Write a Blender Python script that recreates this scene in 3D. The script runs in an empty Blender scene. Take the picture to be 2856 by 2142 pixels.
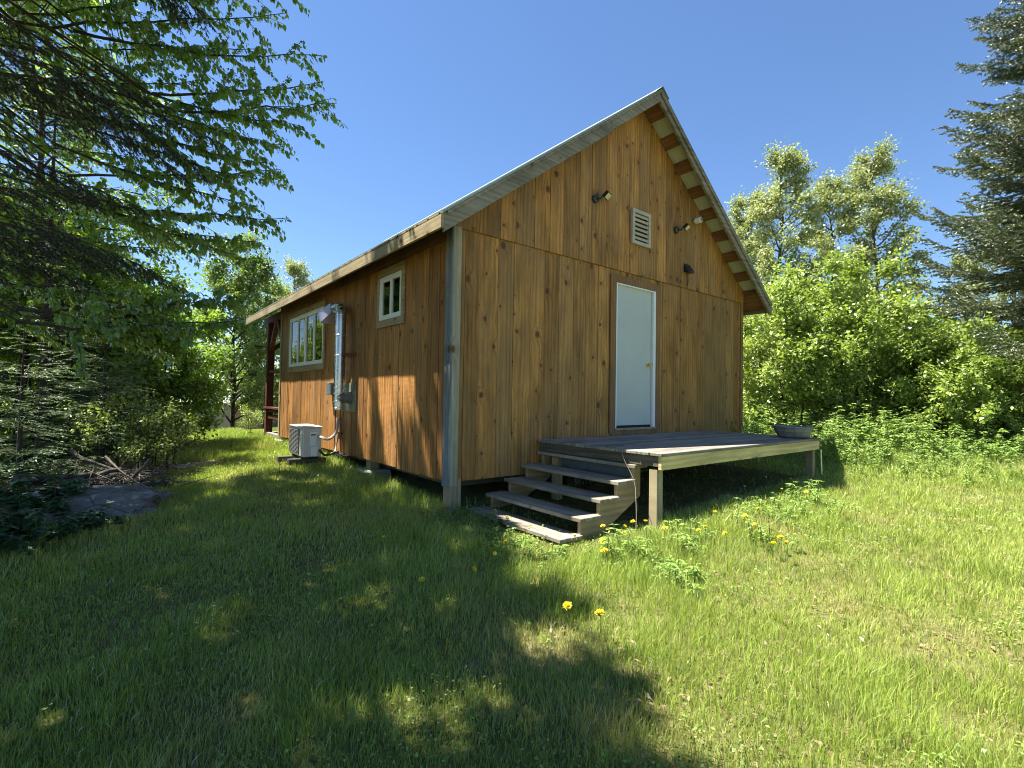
import bpy, math, random
import numpy as np
from mathutils import Matrix, Vector, noise as mnoise

# ------------------------------------------------------------ camera, light
scene = bpy.context.scene
C = scene.collection
CAM = np.array([-2.789, -4.5211, 0.9125])
YAW, PITCH, ROLL, FPX = 0.6761, 0.0265, 0.0166, 1381.6
def cam_rot():
    cy, sy = math.cos(YAW), math.sin(YAW)
    f = np.array([sy*math.cos(PITCH), cy*math.cos(PITCH), math.sin(PITCH)])
    r = np.array([cy, -sy, 0.]); u = np.cross(r, f)
    return (r*math.cos(ROLL)+u*math.sin(ROLL), -r*math.sin(ROLL)+u*math.cos(ROLL), f)
RT, UP, FW = cam_rot()
cam_data = bpy.data.cameras.new("camera"); cam = bpy.data.objects.new("camera", cam_data); C.objects.link(cam)
M = Matrix(((RT[0], UP[0], -FW[0], CAM[0]), (RT[1], UP[1], -FW[1], CAM[1]), (RT[2], UP[2], -FW[2], CAM[2]), (0, 0, 0, 1)))
cam.matrix_world = M
cam_data.sensor_width = 36; cam_data.lens = FPX/2856*36; cam_data.clip_start = .05; cam_data.clip_end = 2000
scene.camera = cam
SUN = np.array([-0.27, 0.328, 1.0]); SUN /= np.linalg.norm(SUN)
w = bpy.data.worlds.new("World"); scene.world = w; w.use_nodes = True
nt = w.node_tree; bg = nt.nodes["Background"]
sky = nt.nodes.new("ShaderNodeTexSky"); sky.sky_type = 'NISHITA'; sky.sun_disc = False
sky.sun_elevation = math.asin(SUN[2]); sky.sun_rotation = math.atan2(SUN[0], SUN[1])
sky.altitude = 200; sky.air_density = 1.0; sky.dust_density = 0.0; sky.ozone_density = 8
nt.links.new(sky.outputs[0], bg.inputs[0]); bg.inputs[1].default_value = 0.052
sl = bpy.data.lights.new("sun", 'SUN'); sl.energy = 5.0; sl.angle = math.radians(.55); sl.color = (1, .93, .82)
so = bpy.data.objects.new("sun", sl); C.objects.link(so)
so.rotation_euler = Vector(SUN).to_track_quat('Z', 'Y').to_euler(); so.location = (0, 0, 30)
scene.view_settings.view_transform = 'Standard'; scene.view_settings.look = 'None'
scene.view_settings.exposure = 2.02; scene.view_settings.gamma = 1
scene.cycles.filter_width = 1.0; scene.cycles.max_bounces = 7; scene.cycles.transparent_max_bounces = 6; scene.cycles.diffuse_bounces = 4

rng = np.random.default_rng(7); random.seed(7)
PI = math.pi
def at(u, v, d):
    "world point at forward distance d for a pixel of the 2856x2142 photo"
    return CAM + d*(FW + RT*(u-1428)/FPX - UP*(v-1071)/FPX)

# ------------------------------------------------------------ object helpers
def tag(o, label=None, cat=None, group=None, kind=None):
    if label: o['label'] = label
    if cat: o['category'] = cat
    if group: o['group'] = group
    if kind: o['kind'] = kind
    return o
def empty(name, loc=(0, 0, 0), label=None, cat=None, group=None):
    o = bpy.data.objects.new(name, None); C.objects.link(o); o.location = loc
    o.empty_display_size = .1
    return tag(o, label, cat, group)
def link(name, me, m, parent=None, smooth=False, bevel=0):
    o = bpy.data.objects.new(name, me); C.objects.link(o)
    if m: me.materials.append(m)
    if parent is not None:
        o.parent = parent
        o.matrix_parent_inverse = Matrix.Translation(-Vector(parent.location)) if parent.parent is None else Matrix.Identity(4)
    if smooth: me.polygons.foreach_set('use_smooth', [True]*len(me.polygons))
    if bevel:
        b = o.modifiers.new('bevel', 'BEVEL'); b.width = bevel; b.segments = 1; b.limit_method = 'ANGLE'
    return o
class MB:
    def __init__(s): s.v = []; s.f = []
    def add(s, vs, fs):
        k = len(s.v); s.v += [tuple(map(float, p)) for p in vs]; s.f += [tuple(i+k for i in f) for f in fs]; return s
    def box(s, x0, x1, y0, y1, z0, z1):
        return s.add([(x0,y0,z0),(x1,y0,z0),(x1,y1,z0),(x0,y1,z0),(x0,y0,z1),(x1,y0,z1),(x1,y1,z1),(x0,y1,z1)],
                     [(0,3,2,1),(4,5,6,7),(0,1,5,4),(1,2,6,5),(2,3,7,6),(3,0,4,7)])
    def prism(s, poly, axis, a0, a1):
        "poly in the other two axes (order kept), extruded along axis from a0 to a1"
        def p3(p, a):
            return {'x': (a, p[0], p[1]), 'y': (p[0], a, p[1]), 'z': (p[0], p[1], a)}[axis]
        n = len(poly); vs = [p3(p, a0) for p in poly]+[p3(p, a1) for p in poly]
        fs = [tuple(range(n))[::-1], tuple(range(n, 2*n))]+[(i, (i+1) % n, n+(i+1) % n, n+i) for i in range(n)]
        return s.add(vs, fs)
    def beam(s, A, B, w_, h, up=(0, 0, 1)):
        A = Vector(A); B = Vector(B); d = (B-A).normalized(); u = Vector(up); sd = d.cross(u).normalized(); u = sd.cross(d).normalized()
        vs = []
        for P in (A, B):
            for a, b in ((-1, -1), (1, -1), (1, 1), (-1, 1)): vs.append(P+sd*a*w_/2+u*b*h/2)
        return s.add(vs, [(0,3,2,1),(4,5,6,7),(0,1,5,4),(1,2,6,5),(2,3,7,6),(3,0,4,7)])
    def tube(s, pts, r, n=8, cap=True):
        pts = [Vector(p) for p in pts]; m = len(pts)
        rs = r if hasattr(r, '__len__') else [r]*m
        ref = None; k = len(s.v); rings = []
        for i, p in enumerate(pts):
            d = (pts[min(i+1, m-1)]-pts[max(i-1, 0)]).normalized()
            if ref is None: ref = d.orthogonal().normalized()
            ref = (ref-d*ref.dot(d)).normalized(); b = d.cross(ref)
            rings.append([p+(ref*math.cos(2*PI*j/n)+b*math.sin(2*PI*j/n))*rs[i] for j in range(n)])
        vs = [q for R_ in rings for q in R_]
        fs = [(i*n+j, i*n+(j+1) % n, (i+1)*n+(j+1) % n, (i+1)*n+j) for i in range(m-1) for j in range(n)]
        if cap: fs += [tuple(range(n))[::-1], tuple((m-1)*n+j for j in range(n))]
        return s.add(vs, fs)
    def lathe(s, prof, n=24, centre=(0, 0, 0), axis='z', sx=1, sy=1):
        vs = []
        for r, h in prof:
            for j in range(n):
                a = 2*PI*j/n; p = (r*math.cos(a)*sx, r*math.sin(a)*sy, h)
                if axis == 'y': p = (p[0], p[2], p[1])
                if axis == 'x': p = (p[2], p[0], p[1])
                vs.append((p[0]+centre[0], p[1]+centre[1], p[2]+centre[2]))
        m = len(prof)
        fs = [(i*n+j, i*n+(j+1) % n, (i+1)*n+(j+1) % n, (i+1)*n+j) for i in range(m-1) for j in range(n)]
        fs += [tuple(range(n))[::-1], tuple((m-1)*n+j for j in range(n))]
        return s.add(vs, fs)
    def build(s, name, m, parent=None, smooth=False, bevel=0):
        me = bpy.data.meshes.new(name); me.from_pydata(s.v, [], s.f)
        import bmesh
        b = bmesh.new(); b.from_mesh(me); bmesh.ops.recalc_face_normals(b, faces=b.faces); b.to_mesh(me); b.free()
        me.update()
        o = link(name, me, m, parent, False, bevel)
        if smooth:
            me.polygons.foreach_set('use_smooth', [True]*len(me.polygons))
            try: me.set_sharp_from_angle(angle=math.radians(40))
            except Exception: pass
        return o
def big(name, V, quads=None, tris=None, m=None, parent=None, smooth=False):
    "fast mesh from numpy arrays"
    me = bpy.data.meshes.new(name); V = np.ascontiguousarray(V, np.float32)
    q = np.zeros((0, 4), np.int32) if quads is None else np.asarray(quads, np.int32)
    t = np.zeros((0, 3), np.int32) if tris is None else np.asarray(tris, np.int32)
    me.vertices.add(len(V)); me.vertices.foreach_set('co', V.ravel())
    me.loops.add(q.size+t.size); me.loops.foreach_set('vertex_index', np.concatenate([q.ravel(), t.ravel()]))
    me.polygons.add(len(q)+len(t))
    me.polygons.foreach_set('loop_start', np.concatenate([np.arange(len(q))*4, q.size+np.arange(len(t))*3]).astype(np.int32))
    me.update(calc_edges=True); me.validate()
    return link(name, me, m, parent, smooth)

# ------------------------------------------------------------ materials
def newmat(name):
    m = bpy.data.materials.new(name); m.use_nodes = True; nt = m.node_tree
    b = nt.nodes['Principled BSDF']; return m, nt, b
class NB:
    def __init__(s, nt): s.nt = nt
    def n(s, t, **kw):
        nd = s.nt.nodes.new('ShaderNode'+t)
        for k, v in kw.items():
            if k.startswith('i_'):
                key = k[2:]; key = int(key) if key.isdigit() else key.replace('_', ' ')
                s.set(nd.inputs[key], v)
            else: setattr(nd, k, v)
        return nd
    def set(s, inp, v):
        if isinstance(v, bpy.types.NodeSocket): s.nt.links.new(v, inp)
        else: inp.default_value = v
    def math(s, op, a, b=0., c=None, clamp=False):
        nd = s.nt.nodes.new('ShaderNodeMath'); nd.operation = op; nd.use_clamp = clamp
        s.set(nd.inputs[0], a); s.set(nd.inputs[1], b)
        if c is not None: s.set(nd.inputs[2], c)
        return nd.outputs[0]
    def map(s, v, a, b, c=0., d=1.):
        nd = s.nt.nodes.new('ShaderNodeMapRange'); nd.clamp = True
        for i, x in enumerate((v, a, b, c, d)): s.set(nd.inputs[i], x)
        return nd.outputs[0]
    def noise(s, vec, scale, detail=3, rough=.6, dist=0.):
        nd = s.nt.nodes.new('ShaderNodeTexNoise')
        if vec is not None: s.set(nd.inputs['Vector'], vec)
        s.set(nd.inputs['Scale'], scale); nd.inputs['Detail'].default_value = detail
        nd.inputs['Roughness'].default_value = rough; nd.inputs['Distortion'].default_value = dist
        return nd.outputs[0]
    def mix(s, f, a, b, mode='MIX'):
        nd = s.nt.nodes.new('ShaderNodeMix'); nd.data_type = 'RGBA'; nd.blend_type = mode
        s.set(nd.inputs[0], f)
        for i, x in ((6, a), (7, b)):
            if not isinstance(x, bpy.types.NodeSocket) and len(x) == 3: x = (*x, 1)
            s.set(nd.inputs[i], x)
        return nd.outputs[2]
    def comb(s, x, y, z):
        nd = s.nt.nodes.new('ShaderNodeCombineXYZ')
        for i, v in enumerate((x, y, z)): s.set(nd.inputs[i], v)
        return nd.outputs[0]
    def bump(s, h, strength, dist=.01):
        nd = s.nt.nodes.new('ShaderNodeBump'); s.set(nd.inputs['Height'], h)
        nd.inputs['Strength'].default_value = strength; nd.inputs['Distance'].default_value = dist
        return nd.outputs[0]
def wood(name, dark, light, across='x', along='z', knot=(.09, .035, .012), board_var=.35, grey=0., greycol=(.2, .17, .13), rough=.65, knots=.5, grain=1., stain=.35, saw=0.):
    m, nt, b = newmat(name); B = NB(nt)
    tc = B.n('TexCoord').outputs['Object']; sp = B.n('SeparateXYZ', i_0=tc); ax = {'x': 0, 'y': 1, 'z': 2}
    third = [k for k in 'xyz' if k not in (across, along)][0]
    a = sp.outputs[ax[across]]; l = sp.outputs[ax[along]]; t = sp.outputs[ax[third]]
    r = B.n('NewGeometry').outputs['Random Per Island']
    r2 = B.math('FRACT', B.math('MULTIPLY', r, 17.31)); r3 = B.math('FRACT', B.math('MULTIPLY', r, 91.7))
    a1 = B.math('ADD', a, B.math('MULTIPLY', r, 37.)); l1 = B.math('ADD', l, B.math('MULTIPLY', r2, 23.))
    kv = B.comb(a1, B.math('MULTIPLY', l1, .8), 0.)
    vo = B.n('TexVoronoi', i_Vector=kv, i_Scale=4.3); vo.voronoi_dimensions = '2D'
    vo.inputs['Randomness'].default_value = .9
    csep = B.n('SeparateColor', i_0=vo.outputs['Color'])
    keep = B.math('LESS_THAN', csep.outputs[0], knots)
    size = B.map(B.math('POWER', csep.outputs[1], 1.8), 0, 1, .035, .20)
    wob = B.math('MULTIPLY', B.noise(kv, 60, 2), .04)
    dd = B.math('ADD', vo.outputs['Distance'], B.math('SUBTRACT', wob, .02))
    kn = B.math('MULTIPLY', keep, B.map(dd, B.math('MULTIPLY', size, .55), size, 1., 0.))
    halo = B.math('MULTIPLY', keep, B.map(dd, 0, B.math('MULTIPLY', size, 3.6), 1., 0.))
    warp = B.math('MULTIPLY', B.math('MULTIPLY', halo, halo), .10)
    low = B.noise(B.comb(B.math('MULTIPLY', a1, 3.), B.math('MULTIPLY', l1, .45), r2), 1., 2)
    aw = B.math('ADD', B.math('ADD', a1, warp), B.math('MULTIPLY', low, .16))
    ringsv = B.math('SINE', B.math('MULTIPLY', aw, 105.))
    rings = B.map(ringsv, -1, 1)
    fine = B.noise(B.comb(B.math('MULTIPLY', aw, 260.), B.math('MULTIPLY', l1, 5.), t), 1., 4, .7)
    mid = B.noise(B.comb(B.math('MULTIPLY', aw, 38.), B.math('MULTIPLY', l1, 1.1), t), 1., 3, .6)
    g = B.math('ADD', B.math('MULTIPLY', rings, .16*grain), B.math('ADD', B.math('MULTIPLY', fine, .42*grain), B.math('MULTIPLY', mid, .55)))
    g = B.map(g, .26, .82)
    col = B.mix(g, dark, light)
    bv = B.map(r3, 0, 1, 1-board_var, 1+board_var*.55)
    blotch = B.map(B.noise(B.comb(B.math('MULTIPLY', a1, 5.), B.math('MULTIPLY', l1, 1.4), r3), 1., 4, .65), .3, .72, 1-stain, 1.12)
    col = B.mix(1., col, B.n('CombineColor', i_0=B.math('MULTIPLY', bv, blotch), i_1=B.math('MULTIPLY', bv, blotch), i_2=B.math('MULTIPLY', bv, blotch)).outputs[0], 'MULTIPLY')
    if grey:
        gm = B.math('MULTIPLY', B.map(B.noise(B.comb(B.math('MULTIPLY', a1, 2.6), B.math('MULTIPLY', l1, .8), 3.), 1., 4, .7), .46, .68), grey)
        gm = B.math('MAXIMUM', gm, B.math('MULTIPLY', B.math('GREATER_THAN', r2, .86), grey*.9))
        col = B.mix(gm, col, B.mix(g, tuple(c*.6 for c in greycol), greycol))
    col = B.mix(B.math('MULTIPLY', halo, .22), col, tuple(k*1.6 for k in knot))
    col = B.mix(B.math('MULTIPLY', kn, .88), col, knot)
    nd = B.n('TexVoronoi', i_Vector=B.comb(a1, l1, 7.), i_Scale=9.); nd.voronoi_dimensions = '2D'
    pin = B.map(nd.outputs['Distance'], .02, .045, .7, 0.)
    col = B.mix(pin, col, tuple(k*.8 for k in knot))
    strk = B.map(B.noise(B.comb(B.math('MULTIPLY', a1, 9.), B.math('MULTIPLY', l1, .35), B.math('MULTIPLY', r2, 9.)), 1., 3, .7), .56, .74, 0., .55*stain*2)
    col = B.mix(strk, col, B.mix(1., col, (.42, .40, .38), 'MULTIPLY'))
    nt.links.new(col, b.inputs['Base Color']); b.inputs['Roughness'].default_value = rough
    b.inputs['Specular IOR Level'].default_value = .3
    h = B.math('ADD', g, B.math('MULTIPLY', kn, .4))
    if saw:
        sw = B.math('SINE', B.math('MULTIPLY', B.math('ADD', l, B.math('MULTIPLY', B.noise(kv, 8, 2), .02)), 420.))
        h = B.math('ADD', h, B.math('MULTIPLY', sw, saw))
    nt.links.new(B.bump(h, .35, .004), b.inputs['Normal'])
    return m
def plain(name, col, rough=.5, metal=0., var=.15, scale=6., bump=.0, spec=.5):
    m, nt, b = newmat(name); B = NB(nt)
    tc = B.n('TexCoord').outputs['Object']; n1 = B.noise(tc, scale, 5, .65)
    f = B.map(n1, .3, .7, 1-var, 1+var*.6)
    c = B.mix(1., col, B.n('CombineColor', i_0=f, i_1=f, i_2=f).outputs[0], 'MULTIPLY')
    nt.links.new(c, b.inputs['Base Color'])
    nt.links.new(B.map(n1, .2, .8, rough*.8, min(1, rough*1.2)), b.inputs['Roughness'])
    b.inputs['Metallic'].default_value = metal; b.inputs['Specular IOR Level'].default_value = spec
    if bump: nt.links.new(B.bump(B.noise(tc, scale*6, 4), bump, .01), b.inputs['Normal'])
    return m
def leafmat(name, c1, c2, trans=.45, tcol=None, rough=.45, gloss=.12, patch=None, patchscale=.6):
    m, nt, b = newmat(name); B = NB(nt)
    out = [n for n in nt.nodes if n.type == 'OUTPUT_MATERIAL'][0]
    g = B.n('NewGeometry'); r = g.outputs['Random Per Island']
    oi = B.n('ObjectInfo').outputs['Random']
    pos = g.outputs['Position']
    n1 = B.map(B.noise(pos, patchscale, 2), .35, .65)
    f = B.math('ADD', B.math('MULTIPLY', r, .6), B.math('MULTIPLY', n1, .4))
    col = B.mix(f, c1, c2)
    if patch is not None:
        pn = B.map(B.noise(pos, 1.1, 4, .6), .54, .72)
        pn = B.math('MULTIPLY', pn, B.map(B.math('FRACT', B.math('MULTIPLY', r, 7.7)), 0, 1, .35, 1.))
        col = B.mix(pn, col, patch)
    hs = B.n('HueSaturation'); hs.inputs['Hue'].default_value = .5
    B.set(hs.inputs['Value'], B.map(B.math('FRACT', B.math('ADD', B.math('MULTIPLY', r, 13.), oi)), 0, 1, .72, 1.22)); B.set(hs.inputs['Color'], col)
    col = hs.outputs[0]
    nt.nodes.remove(b)
    df = B.n('BsdfDiffuse'); B.set(df.inputs[0], col)
    tr = B.n('BsdfTranslucent')
    tc_ = B.mix(1., col, (tcol or (1.25, 1.35, .55)), 'MULTIPLY'); B.set(tr.inputs[0], tc_)
    gl = B.n('BsdfGlossy'); gl.inputs['Roughness'].default_value = rough; gl.inputs[0].default_value = (.9, .95, .9, 1)
    m1 = B.n('MixShader', i_0=trans); nt.links.new(df.outputs[0], m1.inputs[1]); nt.links.new(tr.outputs[0], m1.inputs[2])
    fr = B.n('Fresnel'); fr.inputs[0].default_value = 1.4
    m2 = B.n('MixShader'); B.set(m2.inputs[0], B.math('ADD', B.math('MULTIPLY', fr.outputs[0], .35), gloss*.15, clamp=True))
    nt.links.new(m1.outputs[0], m2.inputs[1]); nt.links.new(gl.outputs[0], m2.inputs[2])
    nt.links.new(m2.outputs[0], out.inputs[0])
    return m
def barkmat(name, c1, c2, scale=14):
    m, nt, b = newmat(name); B = NB(nt)
    p = B.n('NewGeometry').outputs['Position']; sp = B.n('SeparateXYZ', i_0=p)
    v = B.comb(sp.outputs[0], sp.outputs[1], B.math('MULTIPLY', sp.outputs[2], .25))
    n1 = B.noise(v, scale, 5, .7); col = B.mix(B.map(n1, .35, .65), c1, c2)
    nt.links.new(col, b.inputs['Base Color']); b.inputs['Roughness'].default_value = .9
    nt.links.new(B.bump(n1, .6, .02), b.inputs['Normal']); return m

SIDE = wood('side_siding', (.18, .072, .015), (.62, .30, .085), 'y', 'z', grey=.30, greycol=(.30, .20, .10), knots=.38, stain=.5, saw=.10, board_var=.4)
GABLE = wood('gable_siding', (.21, .09, .016), (.62, .33, .09), 'x', 'z', grey=.38, greycol=(.27, .195, .10), knots=.58, stain=.5, board_var=.38)
TRIMG = wood('weathered_trim', (.20, .185, .12), (.47, .44, .30), 'x', 'z', grey=.5, greycol=(.42, .40, .33), knots=.15, board_var=.1)
TRIMB = wood('bluegrey_trim', (.10, .12, .14), (.33, .37, .40), 'y', 'z', grey=.5, greycol=(.16, .16, .16), knots=.15, board_var=.1, stain=.5)
FASC = wood('rake_board', (.14, .125, .09), (.38, .345, .25), 'z', 'x', grey=.6, greycol=(.33, .31, .26), knots=.2, board_var=.15, stain=.5)
EAVE = wood('eave_board', (.28, .22, .12), (.55, .45, .27), 'z', 'y', grey=.4, greycol=(.38, .34, .27), knots=.4, board_var=.2, stain=.5)
TRIMY = wood('pale_trim', (.25, .185, .09), (.50, .39, .21), 'z', 'y', knots=.3, grey=.4, greycol=(.42, .40, .34), board_var=.15)
TRIMX = wood('door_casing_wood', (.20, .10, .035), (.40, .22, .085), 'x', 'z', knots=.3, grey=.3, board_var=.2)
PURL = wood('purlin_wood', (.15, .06, .03), (.31, .16, .08), 'x', 'y', knots=.2, board_var=.4)
DECKW = wood('deck_boards', (.15, .13, .105), (.40, .36, .29), 'y', 'x', knot=(.1, .08, .06), grey=.5, greycol=(.30, .30, .30), knots=.12, board_var=.3, stain=.5, rough=.8)
RIMN = wood('new_pine_rim', (.40, .30, .11), (.76, .64, .32), 'z', 'x', knots=.25, board_var=.05, stain=.25)
RIMO = wood('old_rim', (.09, .08, .06), (.24, .22, .17), 'z', 'y', knots=.2, stain=.5)
POSTW = wood('deck_post_wood', (.25, .20, .10), (.56, .48, .29), 'x', 'z', knots=.15, grey=.4, greycol=(.36, .34, .28), stain=.4)
STEPW = wood('stair_tread_wood', (.20, .17, .125), (.54, .48, .37), 'x', 'y', knots=.2, grey=.5, greycol=(.34, .33, .31), stain=.5, board_var=.3, rough=.8)
STRW = wood('stringer_wood', (.28, .21, .10), (.62, .50, .28), 'z', 'x', knots=.2, grey=.3, stain=.4)
REDW = wood('stained_porch_wood', (.075, .018, .012), (.17, .05, .03), 'y', 'z', knot=(.03, .01, .01), knots=.2)
SLEEP = wood('old_timber', (.06, .055, .04), (.17, .16, .12), 'z', 'y', knots=.2, stain=.5)
WHITE = plain('white_vinyl', (.78, .80, .80), .35, var=.05)
DOORW = plain('door_paint', (.50, .55, .51), .38, var=.07, scale=2.2, bump=.03)
GALV = plain('galvanised_steel', (.55, .58, .60), .28, .95, var=.2, scale=9)
GALVD = plain('hood_steel', (.36, .36, .46), .35, .8, var=.15)
METALU = plain('roof_metal_underside', (.44, .47, .41), .5, .1, var=.12, scale=3)
METALT = plain('green_roof_metal', (.20, .26, .235), .75, .3, var=.1)
BLACKP = plain('black_plastic', (.012, .014, .018), .45)
DGREEN = plain('lamp_bracket', (.02, .04, .035), .45)
BEIGE = plain('unit_beige_paint', (.60, .58, .53), .4, var=.08)
DGREY = plain('dark_grille', (.035, .036, .04), .5)
CREAM = plain('cream_plastic', (.70, .65, .52), .45)
GREYM = plain('grey_enclosure', (.16, .17, .17), .5, var=.2)
OLIVEM = plain('thimble_plate', (.30, .32, .24), .4, .4, var=.2)
BRASS = plain('brass_knob', (.70, .50, .20), .22, 1.)
REDM = plain('rust_strap', (.16, .06, .045), .6)
CONC = plain('concrete', (.33, .34, .33), .9, var=.3, scale=9, bump=.4)
DARKIN = plain('dark_interior', (.02, .02, .018), .9)
RUBBER = plain('cable_black', (.02, .018, .018), .55)
COPPER = plain('pipe_insulation', (.50, .43, .38), .6)
ROPE = plain('cord', (.13, .11, .085), .8)
PLANTER = plain('planter_plastic', (.19, .19, .185), .6, var=.2)
BLIND = plain('blind_slats', (.75, .73, .66), .5)
SHED = plain('shed_siding', (.20, .19, .155), .8, var=.1, scale=3)
SHEDR = plain('shed_roof', (.34, .36, .37), .6)
# glass
GLASS, nt_, b_ = newmat('window_glass'); B_ = NB(nt_); nt_.nodes.remove(b_)
out_ = [n for n in nt_.nodes if n.type == 'OUTPUT_MATERIAL'][0]
tr_ = B_.n('BsdfTransparent'); tr_.inputs[0].default_value = (.80, .86, .84, 1)
gl_ = B_.n('BsdfGlossy'); gl_.inputs['Roughness'].default_value = .01
wv = B_.bump(B_.noise(B_.n('TexCoord').outputs['Object'], 5, 1), .12, .02)
nt_.links.new(wv, gl_.inputs['Normal'])
fr_ = B_.n('Fresnel'); fr_.inputs[0].default_value = 1.75
mx_ = B_.n('MixShader'); nt_.links.new(fr_.outputs[0], mx_.inputs[0]); nt_.links.new(tr_.outputs[0], mx_.inputs[1]); nt_.links.new(gl_.outputs[0], mx_.inputs[2])
nt_.links.new(mx_.outputs[0], out_.inputs[0])
LAMPG = plain('lamp_lens', (.75, .68, .40), .2)

# ------------------------------------------------------------ terrain
def sm(t): t = np.clip(t, 0, 1); return t*t*(3-2*t)
def vnoise(x, y, s, seed=0):
    "cheap smooth value noise in -1..1 for arrays"
    x = np.asarray(x, float)*s+seed*17.3; y = np.asarray(y, float)*s+seed*5.7
    xi = np.floor(x); yi = np.floor(y); fx = x-xi; fy = y-yi
    fx = fx*fx*(3-2*fx); fy = fy*fy*(3-2*fy)
    def h(a, b):
        t = np.sin(a*127.1+b*311.7+seed*74.7)*43758.5453; return (t-np.floor(t))*2-1
    return (h(xi, yi)*(1-fx)+h(xi+1, yi)*fx)*(1-fy)+(h(xi, yi+1)*(1-fx)+h(xi+1, yi+1)*fx)*fy
def gz(x, y):
    x = np.asarray(x, float); y = np.asarray(y, float)
    z = -.325+.042*np.clip(x, -6, 7)+.034*np.clip(y, -8, 4)
    z = z-2.2*sm((y-10.5)/16)*sm((7-x)/6)
    z = z+.022*vnoise(x, y, .8, 1)+.012*vnoise(x, y, 2.3, 2)
    return z
def grid_ground():
    ax = np.concatenate([-np.geomspace(200, 14, 22)[:-1], np.arange(-14, 20, .3), np.geomspace(20, 200, 22)])
    X, Y = np.meshgrid(ax, ax); Z = gz(X, Y)
    V = np.stack([X, Y, Z], -1).reshape(-1, 3); n = len(ax)
    i = np.arange(n-1)[:, None]*n+np.arange(n-1)[None]; i = i.ravel()
    return V, np.stack([i, i+1, i+n+1, i+n], 1)
GM, nt_, b_ = newmat('soil_and_thatch'); B_ = NB(nt_)
p_ = B_.n('NewGeometry').outputs['Position']
n1 = B_.noise(p_, 1.3, 4, .6); n2 = B_.noise(p_, 34, 5, .75); n3 = B_.noise(p_, 9, 4, .7)
c_ = B_.mix(B_.map(n3, .35, .65), (.07, .08, .02), (.16, .16, .05))
c_ = B_.mix(B_.map(n1, .5, .68), c_, (.20, .165, .085))
c_ = B_.mix(B_.map(n2, .45, .7, 0, .8), c_, (.26, .23, .12))
nt_.links.new(c_, b_.inputs['Base Color']); b_.inputs['Roughness'].default_value = 1; b_.inputs['Specular IOR Level'].default_value = .1
nt_.links.new(B_.bump(n2, .9, .03), b_.inputs['Normal'])
V_, Q_ = grid_ground()
tag(big('ground', V_, Q_, m=GM, smooth=True), kind='structure')

# ------------------------------------------------------------ the cabin
W, ZS, L = 6.3155, 2.742, 6.964
RX, RZ, RM = 3.165, 5.35, .750            # ridge x, top of roof at ridge, slope
YF = -.385                                 # outer face of the rake
YE = 8.72                                  # far end of the roof
EX0, EX1 = -.35, 6.655
def ztop(x): return RZ-RM*abs(x-RX)
def zwall(x): return ztop(x)-.035
cabin = empty('cabin', (0, 0, -.3), 'brown board-sided cabin on posts with steep metal roof and white back door', 'cabin')
def P(mb, name, m, parent=cabin, smooth=False, bevel=0, label=None):
    o = mb.build(name, m, parent, smooth, bevel)
    if label: o['label'] = label
    return o
# lower gable boards
edges = [0.095, .16, .34, .61, .84, 1.10, 1.33, 1.58, 1.83, 2.07, 2.32, 2.56, 2.56]
lo = MB()
def gb(x0, x1, z0, z1, y=0.):
    q_ = random.uniform(.0008, .0035); lo.box(x0+q_, x1-q_, y-.0-random.uniform(0, .004), .022, z0+random.uniform(-.004, .004), z1)
for a, b in zip(edges[:-1], edges[1:]):
    if b-a > .01: gb(a, b, 0, ZS+.02)
gb(2.56, 3.72, 0, .47) if False else None
xs = [2.56, 2.78, 3.02, 3.25, 3.47, 3.715]
for a, b in zip(xs[:-1], xs[1:]): gb(a, b, 0, .44); gb(a, b, 2.655, ZS+.02)
xs = [3.715, 3.80, 4.05, 4.30, 4.55, 4.80, 5.03, 5.28, 5.53, 5.75, 6.01, 6.19, 6.3155]
for a, b in zip(xs[:-1], xs[1:]): gb(a, b, 0, ZS+.02)
P(lo, 'lower_gable_boards', GABLE, bevel=.002)
up = MB()
ue = [-.03, .32, .61, .85, 1.13, 1.38, 1.62, 1.91, 2.14, 2.43, 2.71, 2.955, 3.165, 3.42, 3.62, 3.84, 4.03, 4.23, 4.46, 4.66, 4.84, 5.05, 5.27, 5.49, 5.73, 6.02, 6.33]
for a, b in zip(ue[:-1], ue[1:]):
    q_ = random.uniform(.0008, .0035); a += q_; b -= q_; y0 = -.026-random.uniform(0, .005)
    up.prism([(a, ZS-.012), (b, ZS-.012), (b, zwall(b)), (a, zwall(a))], 'y', y0, -.0045)
P(up, 'upper_gable_boards', GABLE, bevel=.002)
# wall core (sheathing, closes the body) with openings left dark
core = MB()
core.prism([(0.02, .03), (W-.02, .03), (W-.02, zwall(W)-.02), (RX, zwall(RX)-.03), (.02, zwall(0)-.02)], 'y', .0225, .05)
core.prism([(0.02, .03), (W-.02, .03), (W-.02, zwall(W)-.02), (RX, zwall(RX)-.03), (.02, zwall(0)-.02)], 'y', L-.06, L-.03)
core.box(W-.045, W-.0205, .05, L-.06, .03, zwall(W)-.03)
for y0, y1, z0, z1 in ((.05, 1.17, .03, 2.8), (1.81, 4.12, .03, 2.8), (6.21, L-.06, .03, 2.8), (1.17, 1.81, .03, 1.9), (1.17, 1.81, 2.51, 2.8), (4.12, 6.21, .03, 1.43), (4.12, 6.21, 2.45, 2.8)):
    core.box(.0215, .045, y0, y1, z0, z1)
core.box(.05, W-.05, .05, L-.06, .03, .09)
P(core, 'sheathing', DARKIN)
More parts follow.
